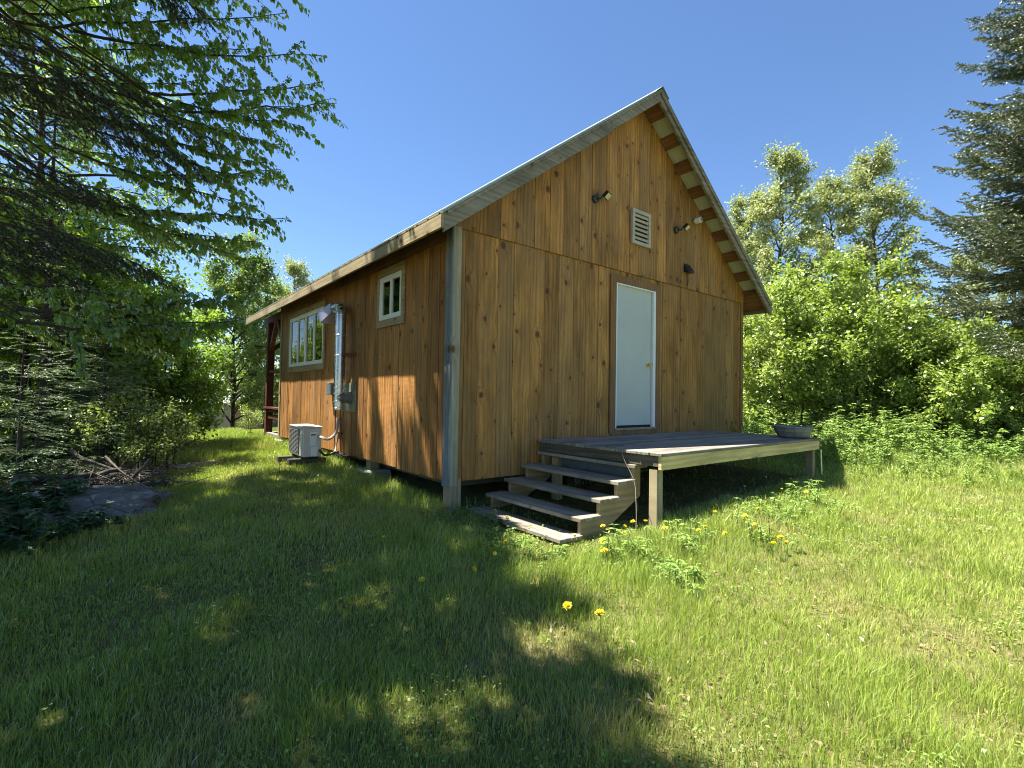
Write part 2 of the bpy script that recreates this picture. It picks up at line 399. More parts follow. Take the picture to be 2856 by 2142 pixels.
# near side wall boards, cut round the two windows
sd = MB(); y = .0; wins = [(1.115, 1.865, 1.83, 2.57), (4.07, 6.26, 1.36, 2.51)]
cuts = [0.10]
while cuts[-1] < L-.12: cuts.append(cuts[-1]+random.choice([.13, .16, .19, .22, .25]))
cuts[-1] = L
for k in (1.115, 1.865, 4.07, 6.26):
    j = min(range(len(cuts)), key=lambda q: abs(cuts[q]-k)); cuts[j] = k
for a, b in zip(cuts[:-1], cuts[1:]):
    spans = [(0, 2.80)]
    for w0, w1, z0, z1 in wins:
        if a >= w0-.001 and b <= w1+.001: spans = [(0, z0), (z1, 2.80)]
    for z0, z1 in spans:
        sd.box(-random.uniform(0, .006), .021, a+.0035, b-.0035, z0+(random.uniform(-.012, .008) if z0 == 0 else 0), z1)
P(sd, 'side_wall_boards', SIDE, bevel=.002)
fw = MB(); a = 0
while a < L:
    b = min(L, a+.2); fw.box(W-.02, W+.001, a+.003, b-.003, -.25, 2.80); a = b
P(fw, 'far_side_boards', SIDE)
bk = MB(); a = .02
while a < W-.03:
    b = min(W-.02, a+.2); bk.prism([(a+.003, -.02), (b-.003, -.02), (b-.003, zwall(b)), (a+.003, zwall(a))], 'y', L-.03, L-.004); a = b
P(bk, 'porch_wall_boards', GABLE)
# corner boards
P(MB().box(-.028, -.0065, -.028, .10, -.05, 2.72), 'corner_board', TRIMB, bevel=.003, label='blue grey weathered corner board facing the side')
P(MB().box(-.0064, .093, -.028, -.0045, -.05, 2.74), 'corner_board', TRIMG, bevel=.003, label='pale grey green corner board on the gable face')
P(MB().box(W+.001, W+.022, -.02, .1, -.02, 2.74), 'corner_board', TRIMX, bevel=.003)
P(MB().box(W-.07, W+.0, -.024, -.0045, .0, 2.74), 'corner_board', TRIMX, bevel=.003)
P(MB().box(-.02, -.0065, L-.09, L+.01, -.03, 2.70), 'corner_board', TRIMY, bevel=.003)
# posts and piers under the floor
def pier(x, y, s=.14, foot=True, mat=POSTW, name='support_post'):
    g = float(gz(x, y)); P(MB().box(x-s/2, x+s/2, y-s/2, y+s/2, g-.12, .028), name, mat, bevel=.004)
    if foot: P(MB().box(x-.2, x+.2, y-.2, y+.2, g-.1, g+.09), 'concrete_footing', CONC, bevel=.02)
pier(.075, .05, .14, False); pier(.14, 2.3); pier(.14, 4.7); pier(.12, L-.1)
for x in (2.1, 4.2, 6.1):
    for y_ in (.2, 2.4, 4.7, 6.8): pier(x, y_, .14, False, SLEEP)
jo = MB()
for k in range(11): jo.box(.35, W-.35, .4+k*.58, .44+k*.58, -.12, .028)
jo.box(.30, .34, .36, L-.35, -.13, .029); jo.box(.36, W-.3, .355, .395, -.13, .0285)
P(jo, 'floor_joists', SLEEP)
# roof
rf = MB()
NY = YE-YF
def slab(x0, x1, t0, t1, y0, y1, mb):
    mb.prism([(x0, ztop(x0)-t0), (x1, ztop(x1)-t0), (x1, ztop(x1)-t1), (x0, ztop(x0)-t1)], 'y', y0, y1)
slab(EX0-.03, RX, .012, .020, YF-.02, YE, rf); slab(RX, EX1+.03, .012, .020, YF-.02, YE, rf)
k = YF+.02
while k < YE:                                       # ribs of the sheet run down the slope
    slab(EX0-.03, RX, -.006, .0122, k, k+.028, rf); slab(RX, EX1+.03, -.006, .0122, k, k+.028, rf); k += .229
ro = P(rf, 'roof', METALT)
ud = MB(); slab(EX0, RX, .021, .025, YF+.01, YE-.01, ud); slab(RX, EX1, .021, .025, YF+.01, YE-.01, ud)
k = YF+.06
while k < .0:
    slab(EX0, RX, .0251, .036, k, k+.03, ud); slab(RX, EX1, .0251, .036, k, k+.03, ud)
    slab(EX0, RX, .0251, .030, k+.10, k+.112, ud); slab(RX, EX1, .0251, .030, k+.10, k+.112, ud); k += .1145*2
u = ud.build('sheet_underside', METALU, ro); u['label'] = 'ribbed grey green underside of the roof sheets'
rc = MB().prism([(RX-.15, ztop(RX-.15)+.01), (RX, RZ+.02), (RX+.15, ztop(RX+.15)+.01), (RX+.15, ztop(RX+.15)-.002), (RX, RZ+.006), (RX-.15, ztop(RX-.15)-.002)], 'y', YF-.035, YE+.02)
rc.build('ridge_cap', METALT, ro)
for s in (1, -1):
    for (a, b) in [(3.18, 3.42), (3.67, 3.81), (4.04, 4.18), (4.43, 4.56), (4.79, 4.93), (5.17, 5.31), (5.55, 5.69), (5.94, 6.07), (6.30, 6.46)]:
        if s < 0: a, b = 2*RX-b, 2*RX-a
        pm = MB(); slab(a, b, .038, .082, YF+.05, -.0315, pm)
        P(pm, 'purlin', PURL)
# rake boards: an inner deep board with an outer trim, in two lengths
def rake(x0, x1, t0, t1, y0, y1, label=None, mat=FASC):
    mb = MB(); slab(x0, x1, t0, t1, y0, y1, mb); P(mb, 'rake_board', mat, bevel=.003, label=label)
rake(EX0, 2.10, .022, .215, YF, YF+.03, 'lower weathered rake board on the left slope')
rake(2.102, RX-.001, .022, .185, YF+.003, YF+.033)
rake(RX+.001, 4.28, .022, .19, YF+.003, YF+.043)
rake(4.282, EX1, .022, .215, YF, YF+.043, 'lower rake board on the right slope')
rake(RX+.001, 6.60, .026, .10, YF-.022, YF-.001)
rake(EX0+.03, RX-.001, .022, .060, YF-.022, YF-.001)
ev = MB(); ev.box(EX0-.03, EX0, YF, YE, ztop(EX0)-.175, ztop(EX0)-.018)
P(ev, 'eave_board', EAVE, bevel=.003, label='knotty sunlit eave board above the side wall')
ev = MB(); ev.box(EX1, EX1+.03, YF, YE, ztop(EX1)-.17, ztop(EX1)-.018); P(ev, 'eave_board', FASC, bevel=.003)
# soffit / eave underside, dark red sheathing
so_ = MB(); slab(EX0+.002, -.03, .038, .06, YF+.035, YE-.03, so_); P(so_, 'soffit', PURL)
so_ = MB(); slab(W+.025, EX1-.002, .09, .11, YF+.035, YE-.03, so_); P(so_, 'soffit', PURL)
fr = MB(); fr.box(-.030, -.0065, .10, L, 2.615, 2.78); P(fr, 'frieze_board', PURL)
# gable vent
vt = MB(); x0, x1, z0, z1 = 2.96, 3.395, 3.165, 3.675
vt.box(x0, x0+.055, -.075, -.032, z0, z1); vt.box(x1-.055, x1, -.075, -.032, z0, z1)
vt.box(x0+.055, x1-.055, -.074, -.032, z0, z0+.05); vt.box(x0+.055, x1-.055, -.074, -.032, z1-.05, z1)
vo = P(vt, 'gable_vent', plain('vent_paint', (.46, .42, .36), .6, var=.2), bevel=.003)
P(MB().box(x0+.05, x1-.05, -.036, -.031, z0+.04, z1-.04), 'vent_screen', BLACKP, vo)
sl_ = MB()
for k in range(6):
    zc = z0+.095+k*.066; sl_.beam((x0+.055, -.058, zc), (x1-.055, -.058, zc), .034, .012, up=(0, 1., .45))
P(sl_, 'louvre', plain('louvre_paint', (.40, .36, .31), .6), vo)
# door
dr = MB().box(2.705, 3.535, .012, .0222, .535, 2.535)
# recess: casing stands proud
for nm, bx in (('door_casing', (2.555, 2.672, -.032, -.0045, .44, 2.66)), ('door_casing', (3.603, 3.715, -.032, -.0045, .44, 2.66)), ('door_casing', (2.673, 3.602, -.032, -.0045, 2.555, 2.66))):
    P(MB().box(*bx), nm, TRIMX, bevel=.003)
jb = MB(); jb.box(2.674, 2.70, -.028, .021, .50, 2.553); jb.box(3.545, 3.601, -.028, .021, .50, 2.553); jb.box(2.70, 3.545, -.028, .021, 2.533, 2.553)
door = P(dr, 'door', DOORW, bevel=.002, label='plain white back door')
P(jb, 'door_jamb', WHITE, bevel=.002)
P(MB().box(2.674, 3.601, -.045, .02, .475, .499), 'door_threshold', TRIMG)
P(MB().box(2.60, 3.66, -.02, -.0046, .405, .474), 'door_sill_board', TRIMX)
kb = MB(); kb.lathe([(.032, .0119), (.032, .004), (.012, .002), (.012, -.02), (.024, -.028), (.029, -.042), (.024, -.056), (.008, -.06)], 18, (3.46, 0, 1.425), 'y')
P(kb, 'knob', BRASS, door, smooth=True)
# windows ----------------------------------------------------------------
def window(y0, y1, z0, z1, label, sashes, blinds, head=.11, sill=.10, side=.065):
    tr = MB(); tr.box(-.034, -.0065, y0, y1, z0+.001, z0+sill); tr.box(-.034, -.0065, y0, y1, z1-head, z1)
    tr.box(-.034, -.0065, y0, y0+side, z0+sill+.001, z1-head-.001); tr.box(-.034, -.0065, y1-side, y1, z0+sill+.001, z1-head-.001)
    w_ = P(tr, 'window', TRIMY, bevel=.003, label=label)
    a0, a1, b0, b1 = y0+side, y1-side, z0+sill, z1-head
    fm = MB(); f = .035
    fm.box(-.028, .04, a0, a1, b0, b0+f); fm.box(-.028, .04, a0, a1, b1-f, b1); fm.box(-.028, .04, a0, a0+f, b0+f, b1-f); fm.box(-.028, .04, a1-f, a1, b0+f, b1-f)
    P(fm, 'frame', WHITE, w_, bevel=.002)
    ww = (a1-a0-2*f)/sashes
    sh = MB(); gl = MB()
    for k in range(sashes):
        s0 = a0+f+k*ww; s1 = s0+ww; t = .032; xo = -.022 if (k % 2 == 0) else -.018
        sh.box(xo, .012, s0+.001, s0+t, b0+f, b1-f); sh.box(xo, .012, s1-t, s1-.001, b0+f, b1-f)
        sh.box(xo, .012, s0+t, s1-t, b0+f, b0+f+t); sh.box(xo, .012, s0+t, s1-t, b1-f-t, b1-f)
        gl.box(-.002, .002, s0+t, s1-t, b0+f+t, b1-f-t)
        if sashes == 4 and k == 1: sh.box(-.030, .013, s1-.022, s1+.022, b0+f, b1-f)
    P(sh, 'sash', WHITE, w_, bevel=.002); P(gl, 'pane', GLASS, w_)
    if blinds:
        bl = MB(); z = b0+f+.03
        while z < b1-f-.02: bl.beam((.05, a0+f, z), (.05, a1-f, z), .040, .002, up=(1, 0, .45)); z += .036
        P(bl, 'blind', BLIND, w_)
    P(MB().box(.16, .17, a0-.1, a1+.1, b0-.1, b1+.1), 'room_dark_sheet', DARKIN, w_)  # near-black sheet, its colour stands in for the unlit room
    return w_
window(1.095, 1.883, 1.807, 2.593, 'small white sliding window near the cabin corner', 2, False)
window(4.05, 6.28, 1.334, 2.532, 'wide white window of four upright panes beside the vent pipe', 4, True, head=.11, sill=.11)
# vent pipe on the side wall --------------------------------------------------
px, py = -.17, 2.87
pipe = MB(); pipe.tube([(px, py, .68), (px, py, 2.10)]+[(px, py+.13-.13*math.cos(t), 2.10+.13*math.sin(t)) for t in np.linspace(.15, PI/2, 7)]+[(px, py+.32, 2.23)], .076, 20)
pp = P(pipe, 'vent_pipe', GALV, smooth=True)
for z in (.69, .80, .92, 1.0, 1.48, 1.78, 2.08):
    MBr = MB(); MBr.lathe([(.0765, z), (.081, z+.004), (.081, z+.022), (.0765, z+.026)], 20, (px, py, 0)); P(MBr, 'pipe_band', GALV, pp, smooth=True)
for k, t in enumerate(np.linspace(.35, 1.4, 4)):
    c = Vector((px, py+.13-.13*math.cos(t), 2.10+.13*math.sin(t))); d = Vector((0, math.sin(t), math.cos(t)))*.008
    P(MB().tube([c-d, c+d], .081, 18), 'pipe_band', GALV, pp)
hd = MB(); yh = py+.26
a_, b_2 = .075, .17
vs = [(px-a_, yh, 2.31), (px+a_, yh, 2.31), (px+a_, yh, 2.15), (px-a_, yh, 2.15), (px-b_2, yh+.30, 2.20), (px+b_2*.8, yh+.30, 2.20), (px+b_2*.8, yh+.16, 2.01), (px-b_2, yh+.16, 2.01)]
hd.add(vs, [(0,1,5,4),(1,2,6,5),(3,0,4,7),(2,3,7,6),(0,3,2,1)])
P(hd, 'vent_hood', GALVD, pp, bevel=.003)
P(MB().box(-.034, -.0065, 2.66, 3.10, 1.49, 1.53), 'pipe_strap', REDM, pp)
P(MB().box(-.16, -.03, 2.74, 2.755, 1.49, 1.53), 'pipe_strap', REDM, pp)
pl = P(MB().box(-.016, -.0065, 2.62, 3.10, .655, 1.08), 'thimble_plate', OLIVEM, bevel=.002)
P(MB().lathe([(.09, -.0159), (.09, -.06), (.075, -.065), (.075, -.13), (.055, -.135), (.055, -.19)], 20, (0, 2.80, .86), 'x'), 'exhaust_collar', GREYM, pl, smooth=True)
P(MB().tube([(-.13, 2.80, .86), (-.17, 2.83, .86), (px, py, .86)], .06, 16), 'exhaust_elbow', GALV, pl, smooth=True)
P(MB().box(-.05, -.0162, 2.64, 2.70, .97, 1.10), 'junction_box', GREYM, pl, bevel=.004)
eb = P(MB().box(-.10, -.0066, 3.44, 3.68, .90, 1.10), 'electrical_box', GREYM, bevel=.01, label='small grey electrical box left of the vent pipe')
def hangcable(pts, r, mat, name, par, n=7):
    "Catmull-Rom smoothed cable"
    p = [np.array(q, float) for q in pts]; p = [p[0]]+p+[p[-1]]; o = []
    for i in range(1, len(p)-2):
        for t in np.linspace(0, 1, 8, endpoint=False):
            o.append(.5*((2*p[i])+(-p[i-1]+p[i+1])*t+(2*p[i-1]-5*p[i]+4*p[i+1]-p[i+2])*t*t+(-p[i-1]+3*p[i]-3*p[i+1]+p[i+2])*t**3))
    o.append(p[-2]); return P(MB().tube(o, r, n), name, mat, par, smooth=True)
hangcable([(-.04, 3.42, 1.08), (-.06, 3.38, 1.26), (-.07, 3.28, 1.30), (-.06, 3.2, 1.18), (-.04, 3.18, .9), (-.03, 3.15, .3), (-.03, 3.12, .02)], .011, REDM, 'conduit', eb)
hangcable([(-.04, 3.50, .90), (-.03, 3.44, .8), (-.03, 3.40, .4), (-.05, 3.34, .15), (-.04, 3.22, -.06)], .009, RUBBER, 'cable', eb)
for z in (.82, .30): P(MB().box(-.03, -.0066, 3.12, 3.34, z, z+.015), 'cable_clip', RUBBER, eb)
# floodlights, camera, little vent on the gable
def flood(x, z, label):
    base = MB(); base.lathe([(.055, -.033), (.055, -.06), (.045, -.07), (.012, -.075)], 18, (x, 0, z), 'y')
    f = P(base, 'floodlight', DGREEN, smooth=True, label=label)
    P(MB().tube([(x, -.07, z), (x+.02, -.12, z-.01), (x+.05, -.13, z+.03)], .014, 8), 'arm', DGREEN, f, smooth=True)
    c = Vector((x+.11, -.155, z+.045)); d = Vector((.25, -.62, -.70)).normalized(); s = Vector((.93, .36, 0)).normalized(); u_ = s.cross(d)
    hb = MB(); vs = []
    for q in (-.035, .02):
        for a, b in ((-1, -1), (1, -1), (1, 1), (-1, 1)):
            k_ = .8 if q < 0 else 1.
            vs.append(c+d*q+s*a*.068*k_+u_*b*.05*k_)
    hb.add(vs, [(0,3,2,1),(4,5,6,7),(0,1,5,4),(1,2,6,5),(2,3,7,6),(3,0,4,7)]); P(hb, 'lamp_head', BLACKP, f, bevel=.006)
    lb = MB(); vs = [c+d*.0215+s*a*.056+u_*b*.038 for a, b in ((-1, -1), (1, -1), (1, 1), (-1, 1))]+[c+d*.027+s*a*.052+u_*b*.036 for a, b in ((-1, -1), (1, -1), (1, 1), (-1, 1))]
    lb.add(vs, [(0,3,2,1),(4,5,6,7),(0,1,5,4),(1,2,6,5),(2,3,7,6),(3,0,4,7)]); P(lb, 'lens', LAMPG, f)
flood(2.19, 3.60, 'black floodlight left of the louvred vent'); flood(4.10, 3.61, 'black floodlight right of the louvred vent')
cm = P(MB().lathe([(.015, -.033), (.015, -.06), (.044, -.064), (.048, -.075), (.048, -.165), (.042, -.17)], 24, (4.62, 0, 3.87), 'y'), 'outdoor_camera', WHITE, smooth=True)
P(MB().lathe([(.040, -.1702), (.036, -.173), (.015, -.175)], 20, (4.62, 0, 3.87), 'y'), 'lens', GREYM, cm, smooth=True)
hk = MB(); hk.prism([(-.033, 3.13), (-.033, 2.98), (-.12, 2.97), (-.125, 2.995)], 'x', 4.33, 4.50)
ch = P(hk, 'cable_hood', BLACKP, bevel=.01); hangcable([(4.42, -.05, 2.97), (4.43, -.05, 2.9), (4.45, -.04, 2.84), (4.44, -.035, 2.78)], .006, RUBBER, 'wire', ch)
# porch at the far end
g_ = float(gz(.05, 8.25))
def ppost(x):
    P(MB().box(x-.075, x+.075, 8.13, 8.28, -.35, 2.56), 'porch_post', REDW, bevel=.004)
ppost(.07); ppost(W-.07); ppost(3.1)
bm_ = MB(); bm_.box(-.005, .145, L+.01, 8.60, 2.561, 2.70); P(bm_, 'porch_beam', REDW)
bm_ = MB(); bm_.box(.15, W-.15, 8.13, 8.28, 2.45, 2.56); P(bm_, 'porch_beam', REDW)
for s, (ya, yb) in enumerate(((8.16, 7.62), (L+.03, 7.5))):
    P(MB().beam((.07, ya, 1.92), (.07, yb, 2.56), .09, .09, up=(1, 0, 0)), 'knee_brace', REDW)
P(MB().beam((.12, 8.2, 1.95), (.8, 8.2, 2.5), .09, .09, up=(0, 1, 0)), 'knee_brace', REDW)
for z, h in ((1.42, .05), (.50, .05), (.36, .07)):
    P(MB().box(.03, .11, L+.005, 8.129, z-h/2, z+h/2), 'porch_rail', REDW, bevel=.003)
    P(MB().box(.146, W-.145, 8.16, 8.24, z-h/2, z+h/2), 'porch_rail', REDW)
P(MB().box(-.02, .18, L+.0, 8.35, .555, .595), 'porch_rail_cap', REDW)
P(MB().box(0, W, L+.004, 8.4, -.06, 0), 'porch_floor', DECKW)
hb_ = MB(); hb_.lathe([(.0, 0), (.05, .01), (.12, .07), (.13, .09), (.0, .1)], 14, (-.12, 8.42, 1.93)); P(hb_, 'hanging_bracket', BLACKP)
P(MB().tube([(.0, 8.28, 2.02), (-.1, 8.40, 2.02)], .01, 6), 'bracket_arm', BLACKP)

# ------------------------------------------------------------ deck
D0, D1, DY, DZ = 1.2477, 5.045, -1.76, .404
deck = empty('wooden_deck', (D0, DY, -.35), 'raised weathered grey deck below the white door, new yellow board along its front', 'deck')
bd = MB(); y = DY-.012; i = 0
while y < -.04:
    wd = .140; y1 = min(y+wd, -.034)
    bd.box(D0-.014-random.uniform(0, .02), D1+.015+random.uniform(0, .015), y, y1-.006, DZ-.029-random.uniform(0, .001), DZ+random.uniform(-.002, .002)); y += wd
P(bd, 'deck_boards', DECKW, deck, bevel=.004)
P(MB().box(D0, D1, DY, DY+.038, .245, .372), 'front_rim', RIMN, deck, bevel=.003, label='newer yellow pine rim board along the deck front')
P(MB().box(D0, D0+.038, DY+.0385, -.035, .272, .372), 'side_rim', RIMO, deck, bevel=.003)
P(MB().box(D1-.038, D1, DY+.0385, -.035, .245, .372), 'side_rim', RIMO, deck, bevel=.003)
jm = MB(); x = D0+.4
while x < D1-.1: jm.box(x, x+.038, DY+.04, -.06, .25, .3735); x += .4
P(jm, 'joists', SLEEP, deck)
for x, y_ in ((D0+.055, DY+.1), (D1-.055, DY+.1), (D0+.1, -.25), (D1-.1, -.25)):
    g = float(gz(x, y_)); P(MB().box(x-.047, x+.047, y_-.047, y_+.047, g-.15, .2445 if y_ < -1 else .271), 'post', POSTW, deck, bevel=.004)
P(MB().tube([(D1+.02, DY-.01, .24), (D1+.03, DY-.015, -.12)], .012, 8), 'pipe', GALV, deck, smooth=True)
# steps
steps = empty('wooden_steps', (.7, -.74, -.35), 'open wooden staircase of five worn treads leading up to the left side of the deck', 'steps')
X1, RUN, Z1, RISE, YL, YR = 1.215, .25, .266, .1415, -.02, -1.476
for k in range(5):
    x0 = X1-k*RUN; z = Z1-k*RISE; wd = .27 if k else .20
    t = MB(); a = x0; nb = 2
    for j in range(2):
        e = random.uniform(-.008, .008); t.box(a+j*wd/2+.002, a+(j+1)*wd/2-.002, YR+e, YL+e-.01, z-.036, z)
    P(t, 'tread', STEPW, steps, bevel=.004)
def stringer(y0, y1):
    pts = [(X1+.14, Z1-.0365)]
    for k in range(5):
        x0 = X1-k*RUN+.03; z = Z1-k*RISE-.0365
        if k: pts.append((X1-(k-1)*RUN+.03, z))
        pts.append((x0, z))
    gzz = -.45
    pts.append((X1-4*RUN+.03, gzz)); pts.append((X1-4*RUN+.36, gzz)); pts.append((X1+.14, Z1-.32))
    P(MB().prism(pts, 'y', y0, y1), 'stringer', STRW, steps, bevel=.003)
stringer(YR+.035, YR+.075); stringer(YL-.10, YL-.06)
P(MB().box(1.365, 1.385, YR+.16, YL-.14, .06, .262), 'riser_board', plain('bluegrey_board', (.10, .12, .125), .7, var=.3, scale=10), steps, bevel=.002)
# cord over the deck edge
cord = empty('cord', (1.23, -1.35, .41), 'thin loose cord looping over the deck edge and down past the steps', 'cord')
hangcable([(1.50, -1.12, .412), (1.36, -1.02, .416), (1.24, -1.10, .414), (1.20, -1.30, .405), (1.18, -1.38, .30), (1.15, -1.52, .12), (1.05, -1.62, -.05), (.95, -1.70, -.22), (.85, -1.76, -.36)], .0035, ROPE, 'cord_strand', cord)
hangcable([(.9, -1.72, -.30), (.72, -1.80, -.24), (.55, -1.80, -.22), (.40, -1.72, -.27), (.34, -1.66, -.33)], .003, ROPE, 'cord_strand', cord)
# planter basin
pc = (4.76, -1.52, DZ+.003)
pt = empty('planter_bowl', pc, 'wide grey plastic planter bowl standing at the far right end of the deck', 'planter')
bw = MB(); bw.lathe([(r_*.66, h_*.85) for r_, h_ in [(.26, 0), (.30, .02), (.345, .09), (.36, .10), (.375, .155), (.40, .16), (.405, .185), (.39, .19), (.345, .188), (.33, .15), (.30, .13)]], 12, pc)
P(bw, 'bowl', PLANTER, pt, bevel=.003)
P(MB().lathe([(.205, .117), (.10, .128), (.02, .132)], 14, pc), 'potting_soil', GM, pt)

# ------------------------------------------------------------ heat pump
hp = empty('heat_pump', (-.42, 3.64, -.2), 'beige outdoor heat pump unit with louvred front standing on timbers beside the wall', 'heat pump')
hx0, hx1, hy0, hy1, hz0, hz1 = -.55, -.27, 3.29, 4.0, -.065, .415
P(MB().box(hx0+.004, hx1, hy0, hy1, hz0+.015, hz1-.022), 'casing', BEIGE, hp, bevel=.012)
P(MB().box(hx0-.008, hx1+.008, hy0-.008, hy1+.008, hz1-.0215, hz1), 'top_cover', BEIGE, hp, bevel=.006)
gr = MB(); k = hz0+.05
gr_b = P(MB().box(hx0-.002, hx0+.0035, hy0+.20, hy1-.02, hz0+.045, hz1-.05), 'fan_opening', DGREY, hp)
while k < hz1-.06: gr.box(hx0-.012, hx0-.0025, hy0+.19, hy1-.015, k, k+.006); k += .02
for yy in np.linspace(hy0+.19, hy1-.02, 6): gr.box(hx0-.0125, hx0-.003, yy, yy+.008, hz0+.04, hz1-.045)
P(gr, 'fan_grille', GREYM, hp)
P(MB().box(hx0-.006, hx0+.0035, hy0+.03, hy0+.13, hz0+.03, hz1-.11), 'front_panel', BEIGE, hp, bevel=.003)
P(MB().box(hx0+.10, hx0+.20, hy0-.012, hy0+.001, .12, .33), 'side_panel', WHITE, hp, bevel=.004)
P(MB().box(hx0+.115, hx0+.185, hy0-.016, hy0-.0122, .275, .30), 'name_plate', GREYM, hp)
P(MB().box(hx0+.12, hx0+.21, hy0-.05, hy0+.001, -.04, .115), 'valve_cover', WHITE, hp, bevel=.006)
P(MB().box(hx0+.215, hx1-.01, hy0-.006, hy0+.001, .0, .33), 'service_plate', BEIGE, hp, bevel=.003)
for q in (hy0+.1, hy1-.15): P(MB().box(hx0+.01, hx1-.01, q, q+.05, hz0-.01, hz0+.0145), 'foot', DGREY, hp)
hangcable([(hx1-.04, hy0-.005, .26), (-.29, 3.16, .24), (-.22, 3.10, .23), (-.10, 3.16, .32), (-.06, 3.2, .48), (-.035, 3.22, .55)], .022, COPPER, 'refrigerant_line', hp)
hangcable([(hx1-.03, hy0-.005, .05), (-.25, 3.2, -.02), (-.16, 3.15, .0), (-.1, 3.1, .03), (-.05, 2.9, -.02), (.05, 2.85, .0)], .018, RUBBER, 'drain_hose', hp)
hangcable([(-.035, 3.24, .30), (-.07, 3.22, .1), (-.10, 3.16, .02), (-.06, 3.05, -.03), (.03, 3.0, -.03)], .012, COPPER, 'refrigerant_line', hp)
for nm, bx, lb in (('timber_block', (-.72, -.18, 3.34, 3.47, -.165, -.077), 'dark timber carrying the near end of the heat pump'),
                   ('timber_block', (-.76, -.16, 3.80, 3.93, -.165, -.077), 'dark timber carrying the far end of the heat pump'),
                   ('timber_block', (-.60, -.30, 3.25, 4.02, -.27, -.166), 'lowest dark timber lying lengthwise under the heat pump')):
    o = MB().box(*bx).build(nm, SLEEP, None, bevel=.006); tag(o, lb, 'timber', 'timbers under the heat pump')

# ------------------------------------------------------------ vegetation kit
def nrm(v): return v/np.maximum(np.linalg.norm(v, axis=-1, keepdims=True), 1e-9)
def segtubes(A, B, ra, rb, n=4):
    A = np.asarray(A, float); B = np.asarray(B, float); d = nrm(B-A)
    ref = np.where(np.abs(d[:, 2:3]) > .9, np.array([[1., 0, 0]]), np.array([[0, 0, 1.]])); s = nrm(np.cross(d, ref)); t = np.cross(d, s)
    ang = np.arange(n)*2*PI/n; cs = np.cos(ang)[None, :, None]; sn = np.sin(ang)[None, :, None]
    o = s[:, None]*cs+t[:, None]*sn
    V = np.concatenate([A[:, None]+o*np.asarray(ra)[:, None, None], B[:, None]+o*np.asarray(rb)[:, None, None]], 1)
    k = len(A); base = (np.arange(k)*2*n)[:, None]
    j = np.arange(n); jn = (j+1) % n
    q = np.stack([j, jn, n+jn, n+j], 1)[None]+base[:, :, None]
    return V.reshape(-1, 3), q.reshape(-1, 4)
def leaves(Pt, axis, up, size, ratio=.55, fold=.18, shape='diamond'):
    N = len(Pt); axis = nrm(axis); side = nrm(np.cross(axis, up)); nr = np.cross(side, axis); s = np.asarray(size).reshape(-1, 1)
    if shape == 'diamond':
        V = np.stack([Pt, Pt+axis*s*.42+side*s*ratio/2+nr*s*fold, Pt+axis*s, Pt+axis*s*.42-side*s*ratio/2+nr*s*fold], 1)
        return V.reshape(-1, 3), (np.arange(N)[:, None]*4+np.arange(4)[None])
    V = np.stack([Pt, Pt+axis*s*.18+side*s*ratio*.42+nr*s*fold*.8, Pt+axis*s*.5+side*s*ratio*.47+nr*s*fold, Pt+axis*s-nr*s*.08,
                  Pt+axis*s*.5-side*s*ratio*.47+nr*s*fold, Pt+axis*s*.18-side*s*ratio*.42+nr*s*fold*.8, Pt+axis*s*.42], 1)
    b = np.arange(N)[:, None]*7
    q = np.concatenate([b+np.array([[0, 1, 2, 6]]), b+np.array([[6, 2, 3, 6]]), b+np.array([[0, 6, 4, 5]])])
    q = np.concatenate([b+np.array([[0, 1, 2, 6]]), b+np.array([[0, 6, 4, 5]])]); t = np.concatenate([b+np.array([[6, 2, 3]]), b+np.array([[6, 3, 4]])])
    return V.reshape(-1, 3), q, t
def rnd(n, s=1.): return rng.normal(0, s, (n, 3))

